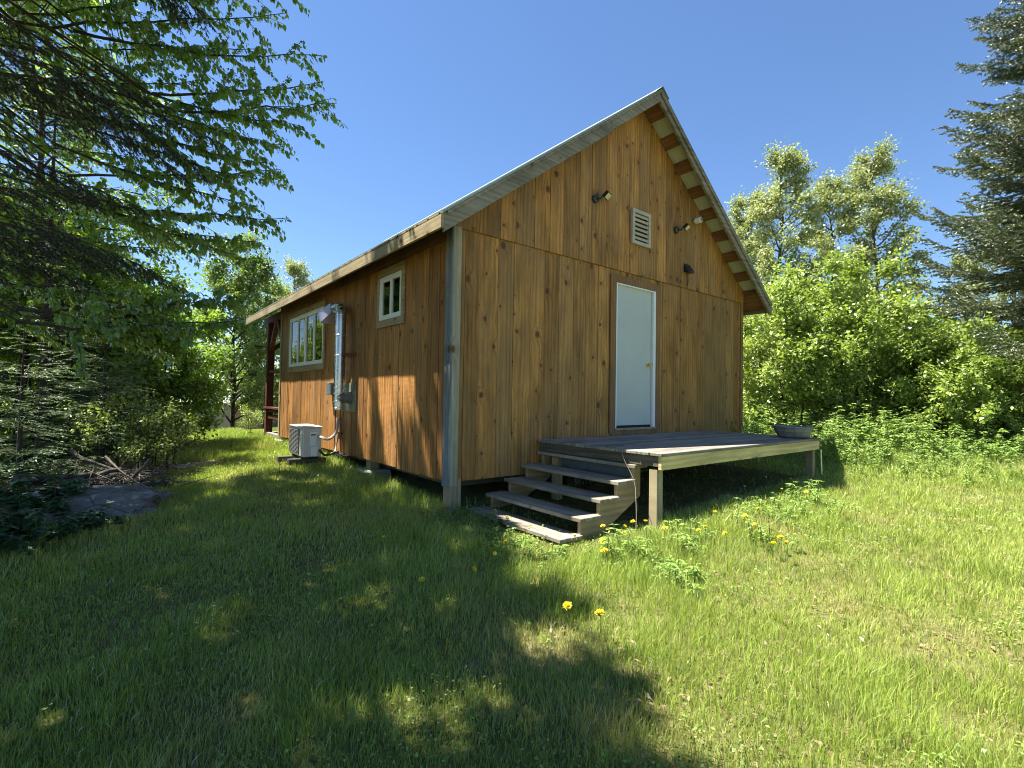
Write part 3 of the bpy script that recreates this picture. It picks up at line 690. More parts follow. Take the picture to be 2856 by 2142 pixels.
def tree_geo(h, spread, base_frac, nleaf, lsize, seed, stems=1, top=.15, up=.5, twig=.5, limbs=26, profile='round', dens=1., droop=.0, trunk_r=None, lean=(0, 0), sub=7):
    "returns (trunk V,Q), (leaf V,Q) with the base at the origin"
    r = np.random.default_rng(seed)
    A = []; B = []; RA = []; RB = []; tw = []
    for s in range(stems):
        tr = (trunk_r or h*.013)/math.sqrt(stems)
        a0 = r.uniform(0, 2*PI); off = np.array([math.cos(a0), math.sin(a0), 0])*(0 if stems == 1 else r.uniform(.1, .3)*spread*.5)
        tilt = off*(1.6 if stems > 1 else 0)+np.array([lean[0], lean[1], 0.])
        hh = h*(1 if s == 0 else r.uniform(.7, 1))
        n = 9; pts = [off.copy()]
        for i in range(1, n+1):
            f = i/n; pts.append(off+tilt*f+np.array([0, 0, hh*f])+np.append(r.normal(0, .012*h, 2), 0)*f)
        pts = np.array(pts)
        for i in range(n):
            A.append(pts[i]); B.append(pts[i+1]); RA.append(tr*(1-.9*i/n)); RB.append(tr*(1-.9*(i+1)/n))
        for k in range(limbs//stems):
            f = base_frac+(1-base_frac)*((k+r.uniform(0, 1))/(limbs//stems)); f = min(f, .98)
            i = min(int(f*n), n-1); o = pts[i]+(pts[i+1]-pts[i])*(f*n-i)
            g = (f-base_frac)/(1-base_frac)
            if profile == 'round': R = spread*math.sqrt(max(.05, 1-(2*g-.85)**2/1.5))*(1 if g < .85 else .7)
            elif profile == 'cone': R = spread*(1-g)**.7+top
            else: R = spread*(.75+.25*math.sin(PI*g))*(1-.6*max(0, g-.6)/.4)
            R *= r.uniform(.7, 1.12)
            an = r.uniform(0, 2*PI); d = np.array([math.cos(an), math.sin(an), up*r.uniform(.4, 1.3)*(1-.3*g)]); d /= np.linalg.norm(d)
            m = 5; q = [o]
            for j in range(m):
                d = d+r.normal(0, .13, 3)+np.array([0, 0, -.03-droop*.2]); d /= np.linalg.norm(d); q.append(q[-1]+d*R/m)
            lr = max(.006, tr*.42*(1-.6*f))
            for j in range(m):
                A.append(q[j]); B.append(q[j+1]); RA.append(lr*(1-.85*j/m)); RB.append(lr*(1-.85*(j+1)/m))
            for j in range(sub):
                ff = r.uniform(.25, 1.); jj = min(int(ff*m), m-1); o2 = q[jj]+(q[jj+1]-q[jj])*(ff*m-jj)
                dd = d+r.normal(0, .55, 3); dd[2] += .1-droop*.5; dd /= np.linalg.norm(dd)
                ln = twig*r.uniform(.5, 1.2)*(1.15-ff*.45); e = o2+dd*ln
                A.append(o2); B.append(e); RA.append(lr*.22+.002); RB.append(.002)
                tw.append((o2, e))
            tw.append((q[-2], q[-1]))
    T0 = np.array([t[0] for t in tw]); T1 = np.array([t[1] for t in tw])
    idx = r.integers(0, len(T0), nleaf); f = r.uniform(.15, 1.08, (nleaf, 1))
    Pt = T0[idx]*(1-f)+T1[idx]*f; td = nrm(T1[idx]-T0[idx])
    Pt = Pt+r.normal(0, 1, (nleaf, 3))*twig*.16*(.5+f)
    ax = td*.5+r.normal(0, .7, (nleaf, 3))+np.array([0, 0, -.25-droop]); upv = r.normal(0, .55, (nleaf, 3))+np.array([0, 0, 1.])
    V, Q = leaves(Pt, ax, upv, lsize*r.uniform(.6, 1.25, nleaf), .62, .12)
    return segtubes(A, B, RA, RB, 5), (V, Q)
def plant_tree(name, base, geo, bark, leaf, label, cat, group=None, rot=0., sc=1., meshes=None, parts=('trunk', 'crown')):
    root = empty(name, tuple(base), label, cat, group); root.rotation_euler = (0, 0, rot); root.scale = (sc,)*3
    if meshes is None:
        meshes = []
        for nm, (V, Q), m in zip(parts, geo, (bark, leaf)):
            o = big(nm, V, Q, m=m, smooth=(nm == 'trunk')); meshes.append(o.data); o.parent = root
    else:
        for nm, me in zip(parts, meshes):
            o = bpy.data.objects.new(nm, me); C.objects.link(o); o.parent = root
    return meshes
def gp(u, d, dz=0.):
    "ground point below photo column u at forward distance d"
    p = at(u, 1107, d); return (p[0], p[1], float(gz(p[0], p[1]))+dz-.03)

BARK = barkmat('grey_bark', (.035, .032, .028), (.13, .125, .11))
BARKD = barkmat('dark_bark', (.018, .014, .011), (.06, .05, .04))
LPOP = leafmat('poplar_leaf', (.22, .26, .115), (.40, .425, .21), .42, (1.1, 1.2, .6))
LMAP = leafmat('maple_leaf', (.19, .27, .045), (.36, .43, .12), .42)
LSHR = leafmat('shrub_leaf', (.17, .26, .045), (.33, .41, .10), .42)
LWEED = leafmat('weed_leaf', (.15, .26, .045), (.30, .41, .10), .4)
LBIR = leafmat('birch_leaf', (.11, .20, .03), (.23, .34, .06), .55, rough=.35, gloss=.3)
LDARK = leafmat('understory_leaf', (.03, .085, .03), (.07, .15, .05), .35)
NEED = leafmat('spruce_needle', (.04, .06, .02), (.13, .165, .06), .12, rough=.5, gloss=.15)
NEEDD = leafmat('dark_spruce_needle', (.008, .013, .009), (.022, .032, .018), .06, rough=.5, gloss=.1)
NEEDY = leafmat('young_spruce_needle', (.07, .13, .035), (.16, .24, .07), .3, rough=.5)

# --- right: poplars behind the cabin
tg = 'tall poplars behind the cabin'
m1 = plant_tree('poplar_tree', gp(2180, 17.5), tree_geo(9.5, 1.55, .10, 24000, .105, 11, limbs=60, up=1.2, twig=.55, profile='col', sub=7), BARK, LPOP, 'pale green poplar just right of the cabin roof edge', 'poplar', tg)
m2 = plant_tree('poplar_tree', gp(2315, 19.0), tree_geo(9.3, 1.7, .10, 24000, .105, 12, limbs=60, up=1.2, twig=.55, profile='col', sub=7), BARK, LPOP, 'pale poplar in the middle of the three behind the maple thicket', 'poplar', tg)
plant_tree('poplar_tree', gp(2435, 17.8), None, None, None, 'tallest pale poplar, nearest the gap of open sky', 'poplar', tg, rot=2.1, sc=1.04, meshes=m1)
plant_tree('poplar_tree', gp(2075, 19.5), None, None, None, 'shorter pale poplar half hidden by the roof slope', 'poplar', tg, rot=4.0, sc=.94, meshes=m2)
plant_tree('poplar_tree', gp(2830, 15.5), None, None, None, 'light green poplar standing behind the big spruce', 'poplar', tg, rot=1.0, sc=.78, meshes=m2)
plant_tree('poplar_tree', gp(2700, 16.5), None, None, None, 'smaller light green poplar left of the one behind the big spruce', 'poplar', tg, rot=5.0, sc=.62, meshes=m1)
# --- maple thicket
tg = 'leafy maples right of the cabin'
m3 = plant_tree('maple_tree', gp(2210, 11.5), tree_geo(3.7, 1.4, .05, 18000, .095, 21, stems=4, limbs=44, up=.8, twig=.55, sub=8, trunk_r=.07), BARKD, LMAP, 'bright green maple sapling clump beside the cabin corner', 'maple', tg)
m4 = plant_tree('maple_tree', gp(2370, 11.0), tree_geo(4.0, 1.5, .05, 20000, .095, 22, stems=4, limbs=44, up=.8, twig=.55, sub=8, trunk_r=.07), BARKD, LMAP, 'tallest bright maple clump, above the planter bowl', 'maple', tg)
plant_tree('maple_tree', gp(2500, 12.2), None, None, None, 'dark-shadowed maple clump left of the spruce boughs', 'maple', tg, rot=2., sc=.92, meshes=m3)
plant_tree('maple_tree', gp(2130, 13.5), None, None, None, 'maple clump seen just past the cabin corner board', 'maple', tg, rot=1., sc=.9, meshes=m4)
# --- shrubs on the right
tg = 'rounded shrubs on the right'
m5 = plant_tree('shrub', gp(2590, 10.2), tree_geo(2.3, 1.25, .03, 14000, .085, 31, stems=6, limbs=48, up=.9, twig=.35, sub=8, trunk_r=.05), BARKD, LSHR, 'light green shrub under the lowest spruce bough', 'shrub', tg, parts=('trunk', 'crown'))
m6 = plant_tree('shrub', gp(2780, 9.6), tree_geo(2.5, 1.35, .03, 15000, .085, 32, stems=6, limbs=48, up=.9, twig=.35, sub=8, trunk_r=.05), BARKD, LSHR, 'largest light green shrub at the right edge', 'shrub', tg, parts=('trunk', 'crown'))
for u, d, sc, ro_, mm, lb in ((2460, 12.6, .85, 1., m5, 'low shrub in the shadow between the maples and the big shrubs'), (2690, 11.8, 1.1, 2., m6, 'shrub standing behind the two light green shrubs'),
                              (2900, 10.5, 1.15, 3., m5, 'shrub cut by the right edge of the photo'), (2350, 14.5, 1.1, 4., m6, 'shrub seen between the maple stems'), (2150, 15.5, .9, 5., m5, 'shrub in the dark gap right of the cabin corner'), (2560, 15, 1.25, .5, m6, 'far shrub under the open sky gap')):
    plant_tree('shrub', gp(u, d), None, None, None, lb, 'shrub', tg, rot=ro_, sc=sc, meshes=mm, parts=('trunk', 'crown'))
# --- left: slender tree, far trees, bushes
mL = plant_tree('slender_tree', gp(650, 18.5), tree_geo(7.2, 2.0, .08, 26000, .12, 41, limbs=50, up=.9, twig=.6, profile='cone', sub=9, top=.5), BARKD, leafmat('far_leaf', (.12, .20, .05), (.26, .34, .10), .4), 'slender tree with forked dark trunk beyond the lawn left of the porch', 'tree')
plant_tree('slender_tree', gp(740, 21), None, None, None, 'pale far tree right behind the porch post', 'tree', None, 2., .9, mL)
plant_tree('poplar_tree', gp(812, 24), None, None, None, 'poplar top showing above the left end of the eave', 'poplar', tg2 := 'far trees beyond the cabin', .4, .84, m1)
plant_tree('poplar_tree', gp(920, 30), None, None, None, 'far poplar hidden mostly by the cabin roof', 'poplar', tg2, 1.4, .7, m2)
tg = 'leafy bushes along the left edge of the lawn'
m7 = plant_tree('broadleaf_bush', gp(430, 10.5), tree_geo(3.3, 1.3, .03, 15000, .10, 51, stems=5, limbs=46, up=.8, twig=.45, sub=8, trunk_r=.06), BARKD, leafmat('bush_leaf', (.14, .25, .025), (.30, .42, .06), .45), 'bright green bush nearest the lawn on the left', 'bush', tg, parts=('trunk', 'crown'))
for u, d, sc, ro_, lb in ((300, 9.6, 1.05, 1., 'bright bush behind the young spruce'), (130, 9.0, 1.3, 2., 'tall leafy bush at the far left behind the thin trunk'), (350, 13.0, 1.0, 3., 'taller bush behind the bright left bushes'),
                          (480, 16, 1.0, 4., 'round bush beside the slender tree'), (-60, 8.5, 1.4, 5., 'bush cut by the left edge of the photo'), (200, 14, 1.15, 6., 'background bush deep in the left trees'), (30, 12, 1.6, 2.6, 'tallest background bush at far left'),
                          ):
    plant_tree('broadleaf_bush', gp(u, d), None, None, None, lb, 'bush', tg, rot=ro_, sc=sc, meshes=m7, parts=('trunk', 'crown'))
plant_tree('broadleaf_tree', gp(60, 8.8), tree_geo(9.2, 2.3, .22, 26000, .085, 55, limbs=60, up=.8, twig=.6, profile='col', sub=9, trunk_r=.09), BARKD, leafmat('tall_tree_leaf', (.13, .22, .035), (.30, .40, .08), .5), 'tall sunlit broadleaf tree filling the sky behind the dark boughs at far left', 'tree')
# far wood behind everything
def far_wood():
    Ps = []; 
    for k in range(150):
        a = rng.uniform(-1.1, 2.6); d = rng.uniform(30, 48) if a < .55 else rng.uniform(24, 40)
        x = CAM[0]+d*math.sin(a); y = CAM[1]+d*math.cos(a); h = rng.uniform(2.0, 3.6)*(1.0 if a < .55 else 1.1)
        n = 700; q = rng.normal(0, 1, (n, 3)); q = nrm(q)*rng.uniform(.5, 1, (n, 1))**.4*np.array([2.2, 2.2, h*.55])
        Ps.append(q+np.array([x, y, float(gz(x, y))+h*.5]))
    Pt = np.concatenate(Ps); n = len(Pt)
    V, Q = leaves(Pt, rnd(n), rnd(n, .5)+np.array([0, 0, 1.]), rng.uniform(.18, .36, n), .7)
    tag(big('distant_wood', V, Q, m=LSHR), 'distant band of green woodland beyond the lawn', 'woodland', kind='stuff')
far_wood()

# --- conifers
def needles_on(S0, S1, per_m, ln, wd, r, ang=.75, mult=1.):
    L_ = np.linalg.norm(S1-S0, axis=1); cnt = np.maximum(3, (L_*per_m).astype(int)); idx = np.repeat(np.arange(len(S0)), cnt); n = len(idx)
    f = r.uniform(0, 1.0, (n, 1)); Pt = S0[idx]*(1-f)+S1[idx]*f; d = nrm(S1[idx]-S0[idx])
    o = r.normal(0, 1, (n, 3)); o = nrm(o-d*np.sum(o*d, 1, keepdims=True)); o[:, 2] = o[:, 2]*.8+.1
    ax = nrm(d*math.cos(ang)+o*math.sin(ang)); sd = nrm(np.cross(ax, r.normal(0, 1, (n, 3)))); l = ln*r.uniform(.7, 1.2, (n, 1))
    V = np.stack([Pt-sd*wd/2, Pt+sd*wd/2, Pt+ax*l], 1).reshape(-1, 3)
    return V, np.arange(n*3).reshape(-1, 3)
def bough_segs(A, d, ln, r, droop=.35, tw=.35, step=.09, hang=.15, lift=.0):
    "main axis and side twigs of one conifer bough"
    S0 = []; S1 = []; RR = []; n = max(4, int(ln/.18)); q = [np.array(A, float)]; d = np.array(d, float)/np.linalg.norm(d)
    for i in range(n):
        d = d+np.array([0, 0, -droop/n+lift*(i/n)**2*.3])+r.normal(0, .03, 3); d /= np.linalg.norm(d); q.append(q[-1]+d*ln/n)
    mains = []
    for i in range(n): mains.append((q[i], q[i+1], max(.004, .0065*ln*(1-i/n)), max(.003, .0065*ln*(1-(i+1)/n))))
    s = .12*ln; side = 1
    while s < ln:
        f = s/ln*n; i = min(int(f), n-1); o = q[i]+(q[i+1]-q[i])*(f-i); dd = nrm((q[i+1]-q[i])[None])[0]
        sv = np.cross(dd, [0, 0, 1.]); sv /= max(1e-6, np.linalg.norm(sv))
        tl = tw*(1.05-.75*(s/ln))*r.uniform(.75, 1.2); e = dd*.75+sv*side*.8+np.array([0, 0, -hang*r.uniform(.3, 1.6)]); e /= np.linalg.norm(e)
        p0 = o; nn = 3
        for j in range(nn):
            e = e+np.array([0, 0, -.07])+r.normal(0, .05, 3); e /= np.linalg.norm(e); p1 = p0+e*tl/nn; S0.append(p0); S1.append(p1)
            for k in (-1, 1):
                if r.uniform() < .85:
                    v = np.cross(e, [0, 0, 1.]); g = e*.8+v*k*.7+np.array([0, 0, -.12]); g /= np.linalg.norm(g); S0.append(p0+(p1-p0)*.5); S1.append(p0+(p1-p0)*.5+g*tl*.38*r.uniform(.6, 1.2)*(1.2-j*.3))
            p0 = p1
        side = -side; s += step*r.uniform(.6, 1.2)
    return mains, S0, S1
def conifer(name, base, h, rad, r, label, cat, needle, bark, whorl=.34, per=6, z0=.4, per_m=90, nl=.03, nw=.005, droop=.35, top_cut=None, tw=.4, group=None, step=.1, skip=None, trunk_r=None):
    root = empty(name, tuple(base), label, cat, group); T = []; S0 = []; S1 = []; z = z0
    tr = trunk_r or h*.016
    while z < h-.15:
        R = rad*(1-z/h)**.85+.12
        for k in range(per):
            a = r.uniform(0, 2*PI)
            if skip is not None and skip(a, z): continue
            mains, a0, a1 = bough_segs((0, 0, z+r.uniform(-.1, .1)), (math.cos(a), math.sin(a), r.uniform(-.1, .25)+.4*(z/h)), R*r.uniform(.75, 1.1), r, droop, tw*min(1, R), step, lift=.5)
            T += mains; S0 += a0; S1 += a1
        z += whorl*r.uniform(.7, 1.2)
    for i in range(10): T.append((np.array([0, 0, h*i/10]), np.array([0, 0, h*(i+1)/10]), tr*(1-i/10.5), tr*(1-(i+1)/10.5)))
    V, Q = segtubes([t[0] for t in T], [t[1] for t in T], [t[2] for t in T], [t[3] for t in T], 5)
    S0 = np.array(S0); S1 = np.array(S1)
    o = big('trunk', V, Q, m=bark, smooth=True); o.parent = root
    mS0 = np.array([t[0] for t in T[:-10]]); mS1 = np.array([t[1] for t in T[:-10]])
    V2, T2 = needles_on(np.concatenate([S0, mS0]), np.concatenate([S1, mS1]), per_m, nl, nw, r)
    V3, Q3 = segtubes(S0, S1, np.full(len(S0), .0035), np.full(len(S0), .002), 3)
    o = big('crown', np.concatenate([V2, V3]), Q3+len(V2), T2, m=needle); o.parent = root
    return root
rr = np.random.default_rng(5)
bx, by, bz = gp(3090, 9.6)
conifer('spruce_tree', (bx, by, bz), 15.5, 3.8, rr, 'big grey green spruce at the right edge with long drooping boughs', 'spruce', NEED, BARKD, per=9, z0=2.3, per_m=200, nl=.045, nw=.014, droop=.16, tw=.62, step=.07, whorl=.31,
        skip=lambda a, z: math.cos(a-math.atan2(.625, -.78)) < -.5)
# dark boughs of the near spruce on the left
near = empty('spruce_tree', (-5.0, .2, float(gz(-5.0, .2))), 'dark spruce at the left whose black-green boughs hang across the upper left of the photo', 'spruce')
T = []; S0 = []; S1 = []
def pix_bough(A, Bp, droop, tw, step=.042, hang=.45, **k):
    global T, S0, S1
    A = at(*A); Bp = at(*Bp); v = Bp-A; ln = np.linalg.norm(v); d = v/ln+np.array([0, 0, droop*.5])
    m_, a0, a1 = bough_segs(A, d, ln*1.03, rr, droop, tw, step, hang, **k); T += m_; S0 += a0; S1 += a1
for A, Bp in (((-250, 60, 3.9), (330, 200, 4.6)), ((-100, 120, 4.0), (480, 330, 4.5)), ((-200, 170, 3.8), (610, 400, 4.6)), ((60, 160, 4.3), (590, 455, 4.8)), ((-200, 260, 3.8), (330, 380, 4.4)),
              ((100, 230, 4.4), (520, 500, 5.0)), ((-300, 330, 3.8), (200, 500, 4.4)), ((-200, 420, 3.9), (400, 575, 4.7)), ((-100, 520, 4.0), (300, 560, 4.6)), ((-260, 560, 3.8), (520, 785, 4.9)), ((-200, 640, 4.1), (330, 720, 4.6)),
              ((-200, 700, 4.2), (210, 790, 4.6)), ((360, -120, 4.2), (590, 60, 4.6)), ((250, -200, 4.2), (520, 30, 4.5)), ((-300, -60, 3.8), (150, 120, 4.3)), ((-250, 100, 4.4), (250, 330, 4.9)), ((0, 600, 4.4), (430, 760, 5.0)),
              ((-150, 480, 4.5), (180, 640, 5.0)), ((-300, 200, 4.4), (120, 250, 4.7))):
    pix_bough(A, Bp, .35, .42)
bo = at(-300, 300, 3.5)
for i in range(8):
    z = 1.6+i*.9; a = rr.uniform(0, 2*PI)
for z in np.arange(1.5, 9, .35):       # the rest of the tree, above and left of the view
    for k in range(4):
        a = rr.uniform(.35*PI, 1.75*PI); R = 2.3*(1-(z/10.5))+.3
        m_, a0, a1 = bough_segs((-5.0, .2, z), (math.cos(a), math.sin(a), .15), R, rr, .4, .4, .13, .3); T += m_; S0 += a0; S1 += a1
g0 = float(gz(-5, .2))
for i in range(10): T.append((np.array([-5., .2, g0+10.2*i/10]), np.array([-5., .2, g0+10.2*(i+1)/10]), .16*(1-i/10.5), .16*(1-(i+1)/10.5)))
V, Q = segtubes([t[0] for t in T], [t[1] for t in T], [t[2] for t in T], [t[3] for t in T], 5)
S0 = np.array(S0); S1 = np.array(S1)
off = np.array([-5.0, .2, g0])
o = big('trunk', V-off, Q, m=BARKD, smooth=True); o.parent = near
V2, T2 = needles_on(S0, S1, 330, .023, .0048, rr); V3, Q3 = segtubes(S0, S1, np.full(len(S0), .003), np.full(len(S0), .0018), 3)
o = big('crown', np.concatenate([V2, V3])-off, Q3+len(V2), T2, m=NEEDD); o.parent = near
# young spruces on the left
conifer('young_spruce', gp(290, 7.2), 2.7, 1.35, rr, 'young spruce with fresh yellow-green tips in the left undergrowth', 'spruce', NEEDY, BARKD, per=6, z0=.15, per_m=120, nl=.024, nw=.004, droop=.15, tw=.42, whorl=.2)
conifer('young_spruce', gp(60, 6.2), 2.2, 1.2, rr, 'young spruce in deep shade behind the boulder', 'spruce', NEEDY, BARKD, per=6, z0=.1, per_m=100, nl=.024, nw=.004, droop=.2, tw=.42, whorl=.22)
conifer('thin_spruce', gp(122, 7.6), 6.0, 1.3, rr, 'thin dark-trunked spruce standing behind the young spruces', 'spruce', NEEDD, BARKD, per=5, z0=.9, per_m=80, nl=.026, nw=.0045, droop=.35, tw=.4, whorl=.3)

# --- the overhanging broadleaf (birch) on the left
bt = np.array([-5.9, 2.6, float(gz(-5.9, 2.6))])
birch = empty('birch_tree', tuple(bt), 'overhanging birch whose leafy branches reach in from the upper left', 'birch')
A = []; Bq = []; RA = []; RB = []; TW = []
def poly(pts, r0, r1):
    for i in range(len(pts)-1):
        f0 = i/(len(pts)-1); f1 = (i+1)/(len(pts)-1); A.append(pts[i]); Bq.append(pts[i+1]); RA.append(r0+(r1-r0)*f0); RB.append(r0+(r1-r0)*f1)
tp = [bt+np.array([0, 0, -.1]), bt+np.array([.1, 0, 2.4]), bt+np.array([.25, -.1, 4.8]), bt+np.array([.5, -.2, 7]), bt+np.array([.6, -.3, 9.5])]
poly(tp, .17, .03)
def spray(P0, P1, r, side_len=.55, nside=12, sag=.12, r0=.016):
    n = 8; v = P1-P0; pts = [P0+v*(i/n)+np.array([0, 0, -sag*np.linalg.norm(v)*((i/n)**2-(i/n))*-1.0])+r.normal(0, .015, 3) for i in range(n+1)]
    poly(pts, r0, .003); 
    for i in range(n//3, n): TW.append((pts[i], pts[i+1]))
    d = v/np.linalg.norm(v); s = np.cross(d, [0, 0, 1.]); s /= np.linalg.norm(s)
    for k in range(nside):
        f = .2+.75*(k+r.uniform(0, 1))/nside; i = min(int(f*n), n-1); o = pts[i]+(pts[i+1]-pts[i])*(f*n-i)
        e = d*r.uniform(.3, .9)+s*(1 if k % 2 else -1)*r.uniform(.3, 1.)+np.array([0, 0, r.uniform(-.45, .35)]); e /= np.linalg.norm(e); ln = side_len*(1.1-f*.8)*r.uniform(.5, 1.25)
        q1 = o+e*ln*.5; q2 = q1+(e+np.array([0, 0, -.15]))*ln*.5
        A.extend([o, q1]); Bq.extend([q1, q2]); RA.extend([.004, .0028]); RB.extend([.0028, .0015]); TW.append((o, q1)); TW.append((q1, q2))
r2 = np.random.default_rng(9)
tips = [((-100, 60, 5.2), (590, -60, 5.2)), ((40, 60, 5.0), (780, 25, 5.2)), ((200, 90, 5.0), (890, 150, 5.2)), ((250, 100, 5.2), (740, 160, 5.4)), ((420, 260, 5.2), (895, 215, 5.2)), ((430, 300, 5.0), (925, 285, 5.0)),
        ((350, 230, 5.2), (850, 350, 5.2)), ((300, 250, 5.3), (785, 400, 5.3)), ((280, 330, 5.1), (760, 440, 5.2)), ((200, 330, 5.4), (750, 520, 5.4)), ((150, 400, 5.2), (700, 570, 5.3)),
        ((250, 560, 5.1), (800, 622, 5.2)), ((200, 560, 5.3), (725, 678, 5.3)), ((150, 520, 5.0), (640, 725, 5.0)), ((200, 480, 5.5), (770, 495, 5.6)), ((60, 300, 5.5), (650, 350, 5.6)), ((0, 200, 5.5), (560, 230, 5.6)),
        ((-60, 120, 5.6), (620, 100, 5.7)), ((0, 480, 5.6), (520, 600, 5.6)), ((-100, 600, 5.4), (440, 700, 5.5)), ((60, 860, 4.2), (680, 810, 4.3)), ((60, 900, 4.2), (690, 875, 4.35)), ((60, 880, 4.5), (480, 905, 4.5)),
        ((-150, 350, 5.8), (430, 430, 5.9)), ((-150, 250, 5.9), (500, 160, 5.9)), ((0, 0, 5.6), (700, -120, 5.6)), ((300, -60, 5.6), (840, -40, 5.5)), ((-100, 760, 5.2), (380, 830, 5.3)), ((-200, 500, 5.9), (330, 520, 5.9)), ((-200, 820, 5.0), (250, 900, 5.1))]
for a, b in tips:
    P0 = at(*a); P1 = at(*b)+r2.normal(0, .04, 3); spray(P0, P1, r2, .78, 15); 
    near_t = tp[1]+(tp[4]-tp[1])*min(1, max(0, (P0[2]-tp[1][2]+1.2)/(tp[4][2]-tp[1][2]))); poly([near_t, (near_t+P0)/2+np.array([0, 0, .15]), P0], .02, .010)
# unseen birch limbs above the frame, leaf clusters added to shade the lawn
SH = SUN/SUN[2]
spots = [(800, 1645, .10), (672, 1690, .09), (445, 1742, .08), (1040, 1930, .30), (1180, 1960, .2), (1270, 1800, .16), (1110, 1800, .14), (780, 2120, .18), (520, 2050, .1), (1230, 1700, .15), (1400, 1900, .12), (1500, 1760, .2), (960, 1600, .07), (1330, 1560, .2), (1440, 1640, .25), (250, 1960, .06)]  # leaf clusters are kept off these points so sun reaches the lawn
def ground_at(u, v):
    d = FW+RT*(u-1428)/FPX-UP*(v-1071)/FPX; t = (-.45-CAM[2])/d[2]; return (CAM+d*t)[:2]
SP = [(ground_at(u, v), r_) for u, v, r_ in spots]
# region of lawn that lies in shade (world x,y)
EDGE = [ground_at(u, v) for u, v in ((1420, 1480), (1480, 1600), (1560, 1740), (1620, 1900), (1640, 2060))]
def in_shade(g):
    # signed side of the broken line; left of it is shade
    x, y = g
    if y > EDGE[0][1]: xe = EDGE[0][0]+.05+(y-EDGE[0][1])*.35
    else:
        ys = [e[1] for e in EDGE][::-1]; xs_ = [e[0] for e in EDGE][::-1]; xe = np.interp(y, ys, xs_)
    return x < xe
cl = []; edge_w = .30
tries = 0
while len(cl) < 3000 and tries < 90000:
    tries += 1
    g = np.array([r2.uniform(-7, .6), r2.uniform(-6.5, 3.2)])
    if not in_shade(g) and not (g[1] < -.6 and in_shade((g[0]-edge_w, g[1])) and r2.uniform() < .22): continue
    if g[1] > .3 and g[0] > (.27 if g[1] < 3.1 else -.15): continue
    if any(np.hypot(*(g-s[0])) < min(s[1]*.6, .13)+.03 for s in SP): continue
    h = r2.uniform(4.0, 10.2); p = np.array([g[0]+SH[0]*(h+.4), g[1]+SH[1]*(h+.4), h])
    rel = p-CAM; fwd = rel@FW; uu = 1428+FPX*(rel@RT)/max(fwd, .01); vv = 1071-FPX*(rel@UP)/max(fwd, .01)
    if fwd > .3 and vv > -90 and uu > 430: continue
    if fwd > .3 and vv > -60: 
        if r2.uniform() < .75: continue
    if p[0] > 1.2: continue
    cl.append(p)
cl = np.array(cl); print('canopy clusters', len(cl), tries)
hubs = cl[r2.choice(len(cl), 36, replace=False)]
for hb in hubs:
    o = tp[2]+(tp[4]-tp[2])*r2.uniform(0, .7); mid = (o+hb)/2+np.array([0, 0, .5]); poly([o, (o+mid)/2+np.array([0, 0, .15]), mid, (mid+hb)/2+np.array([0, 0, .1]), hb], .05, .012)
for p in cl:
    hb = hubs[np.argmin(np.linalg.norm(hubs-p, axis=1))]; v = p-hb; ln = np.linalg.norm(v)
    if ln > .05: poly([hb, hb+v*.5+np.array([0, 0, .06]), p], .009, .003)
    for k in range(3):
        e = r2.normal(0, 1, 3)*np.array([1, 1, .4]); e /= np.linalg.norm(e); TW.append((p-e*.16, p+e*.2)); A.append(p-e*.16); Bq.append(p+e*.2); RA.append(.003); RB.append(.0015)
V, Q = segtubes(A, Bq, RA, RB, 5); o = big('trunk', V-bt, Q, m=BARKD, smooth=True); o.parent = birch
T0 = np.array([t[0] for t in TW]); T1 = np.array([t[1] for t in TW]); Ls = np.linalg.norm(T1-T0, axis=1)
nfr = len(T0)-3*len(cl)
can = np.arange(len(T0)) >= nfr; dens_ = np.where(can, 80., 92.); cnt = np.maximum(1, (Ls*dens_*r2.uniform(.6, 1.4, len(T0))).astype(int)); idx = np.repeat(np.arange(len(T0)), cnt); n = len(idx)
f = r2.uniform(0, 1, (n, 1)); Pt = T0[idx]*(1-f)+T1[idx]*f+r2.normal(0, .014, (n, 3)); td = nrm(T1[idx]-T0[idx])
Pt[:, 2] -= .008
cn = can[idx][:, None]; ax = td*.55+r2.normal(0, .33, (n, 3))+np.where(cn, np.array([[0, 0, -.1]]), np.array([[0, 0, -.85]])); upv = nrm(r2.normal(0, .6, (n, 3))+np.where(cn, 0, td*.9)+np.where(cn, np.array([[0, 0, 1.6]]), np.array([[0, 0, .5]])))
Pt = Pt+np.where(cn, r2.normal(0, .05, (n, 3)), 0)
V, Q, Tt = leaves(Pt, ax, upv, np.where(can[idx], .085, .057)*r2.uniform(.5, 1.25, n), .66, .09, 'ovate')
o = big('crown', V-bt, Q, Tt, m=LBIR); o.parent = birch

# ------------------------------------------------------------ boulder, logs, brush
def boulder(name, c, sx, sy, sz, seed, mat, label, cat):
    import bmesh
    b = bmesh.new(); bmesh.ops.create_icosphere(b, subdivisions=5, radius=1)
    for v in b.verts:
        p = v.co.copy(); n_ = mnoise.fractal(p*1.3+Vector((seed, 0, 0)), 1, 2, 5); q = p*(1+.34*n_)
        q.x *= sx; q.y *= sy; q.z = (q.z if q.z < .35 else .35+(q.z-.35)*.35)*sz; v.co = q+Vector((0, 0, .035*mnoise.fractal(p*6, 1, 2, 4)))
    me = bpy.data.meshes.new(name); b.to_mesh(me); b.free(); me.materials.append(mat); me.polygons.foreach_set('use_smooth', [True]*len(me.polygons))
    o = bpy.data.objects.new(name, me); C.objects.link(o); o.location = c; tag(o, label, cat); return o
ROCK, nt_, b_ = newmat('boulder_stone'); B_ = NB(nt_); tc_ = B_.n('TexCoord').outputs['Object']
n1 = B_.noise(tc_, 3, 6, .7); n2 = B_.noise(tc_, 22, 5, .75)
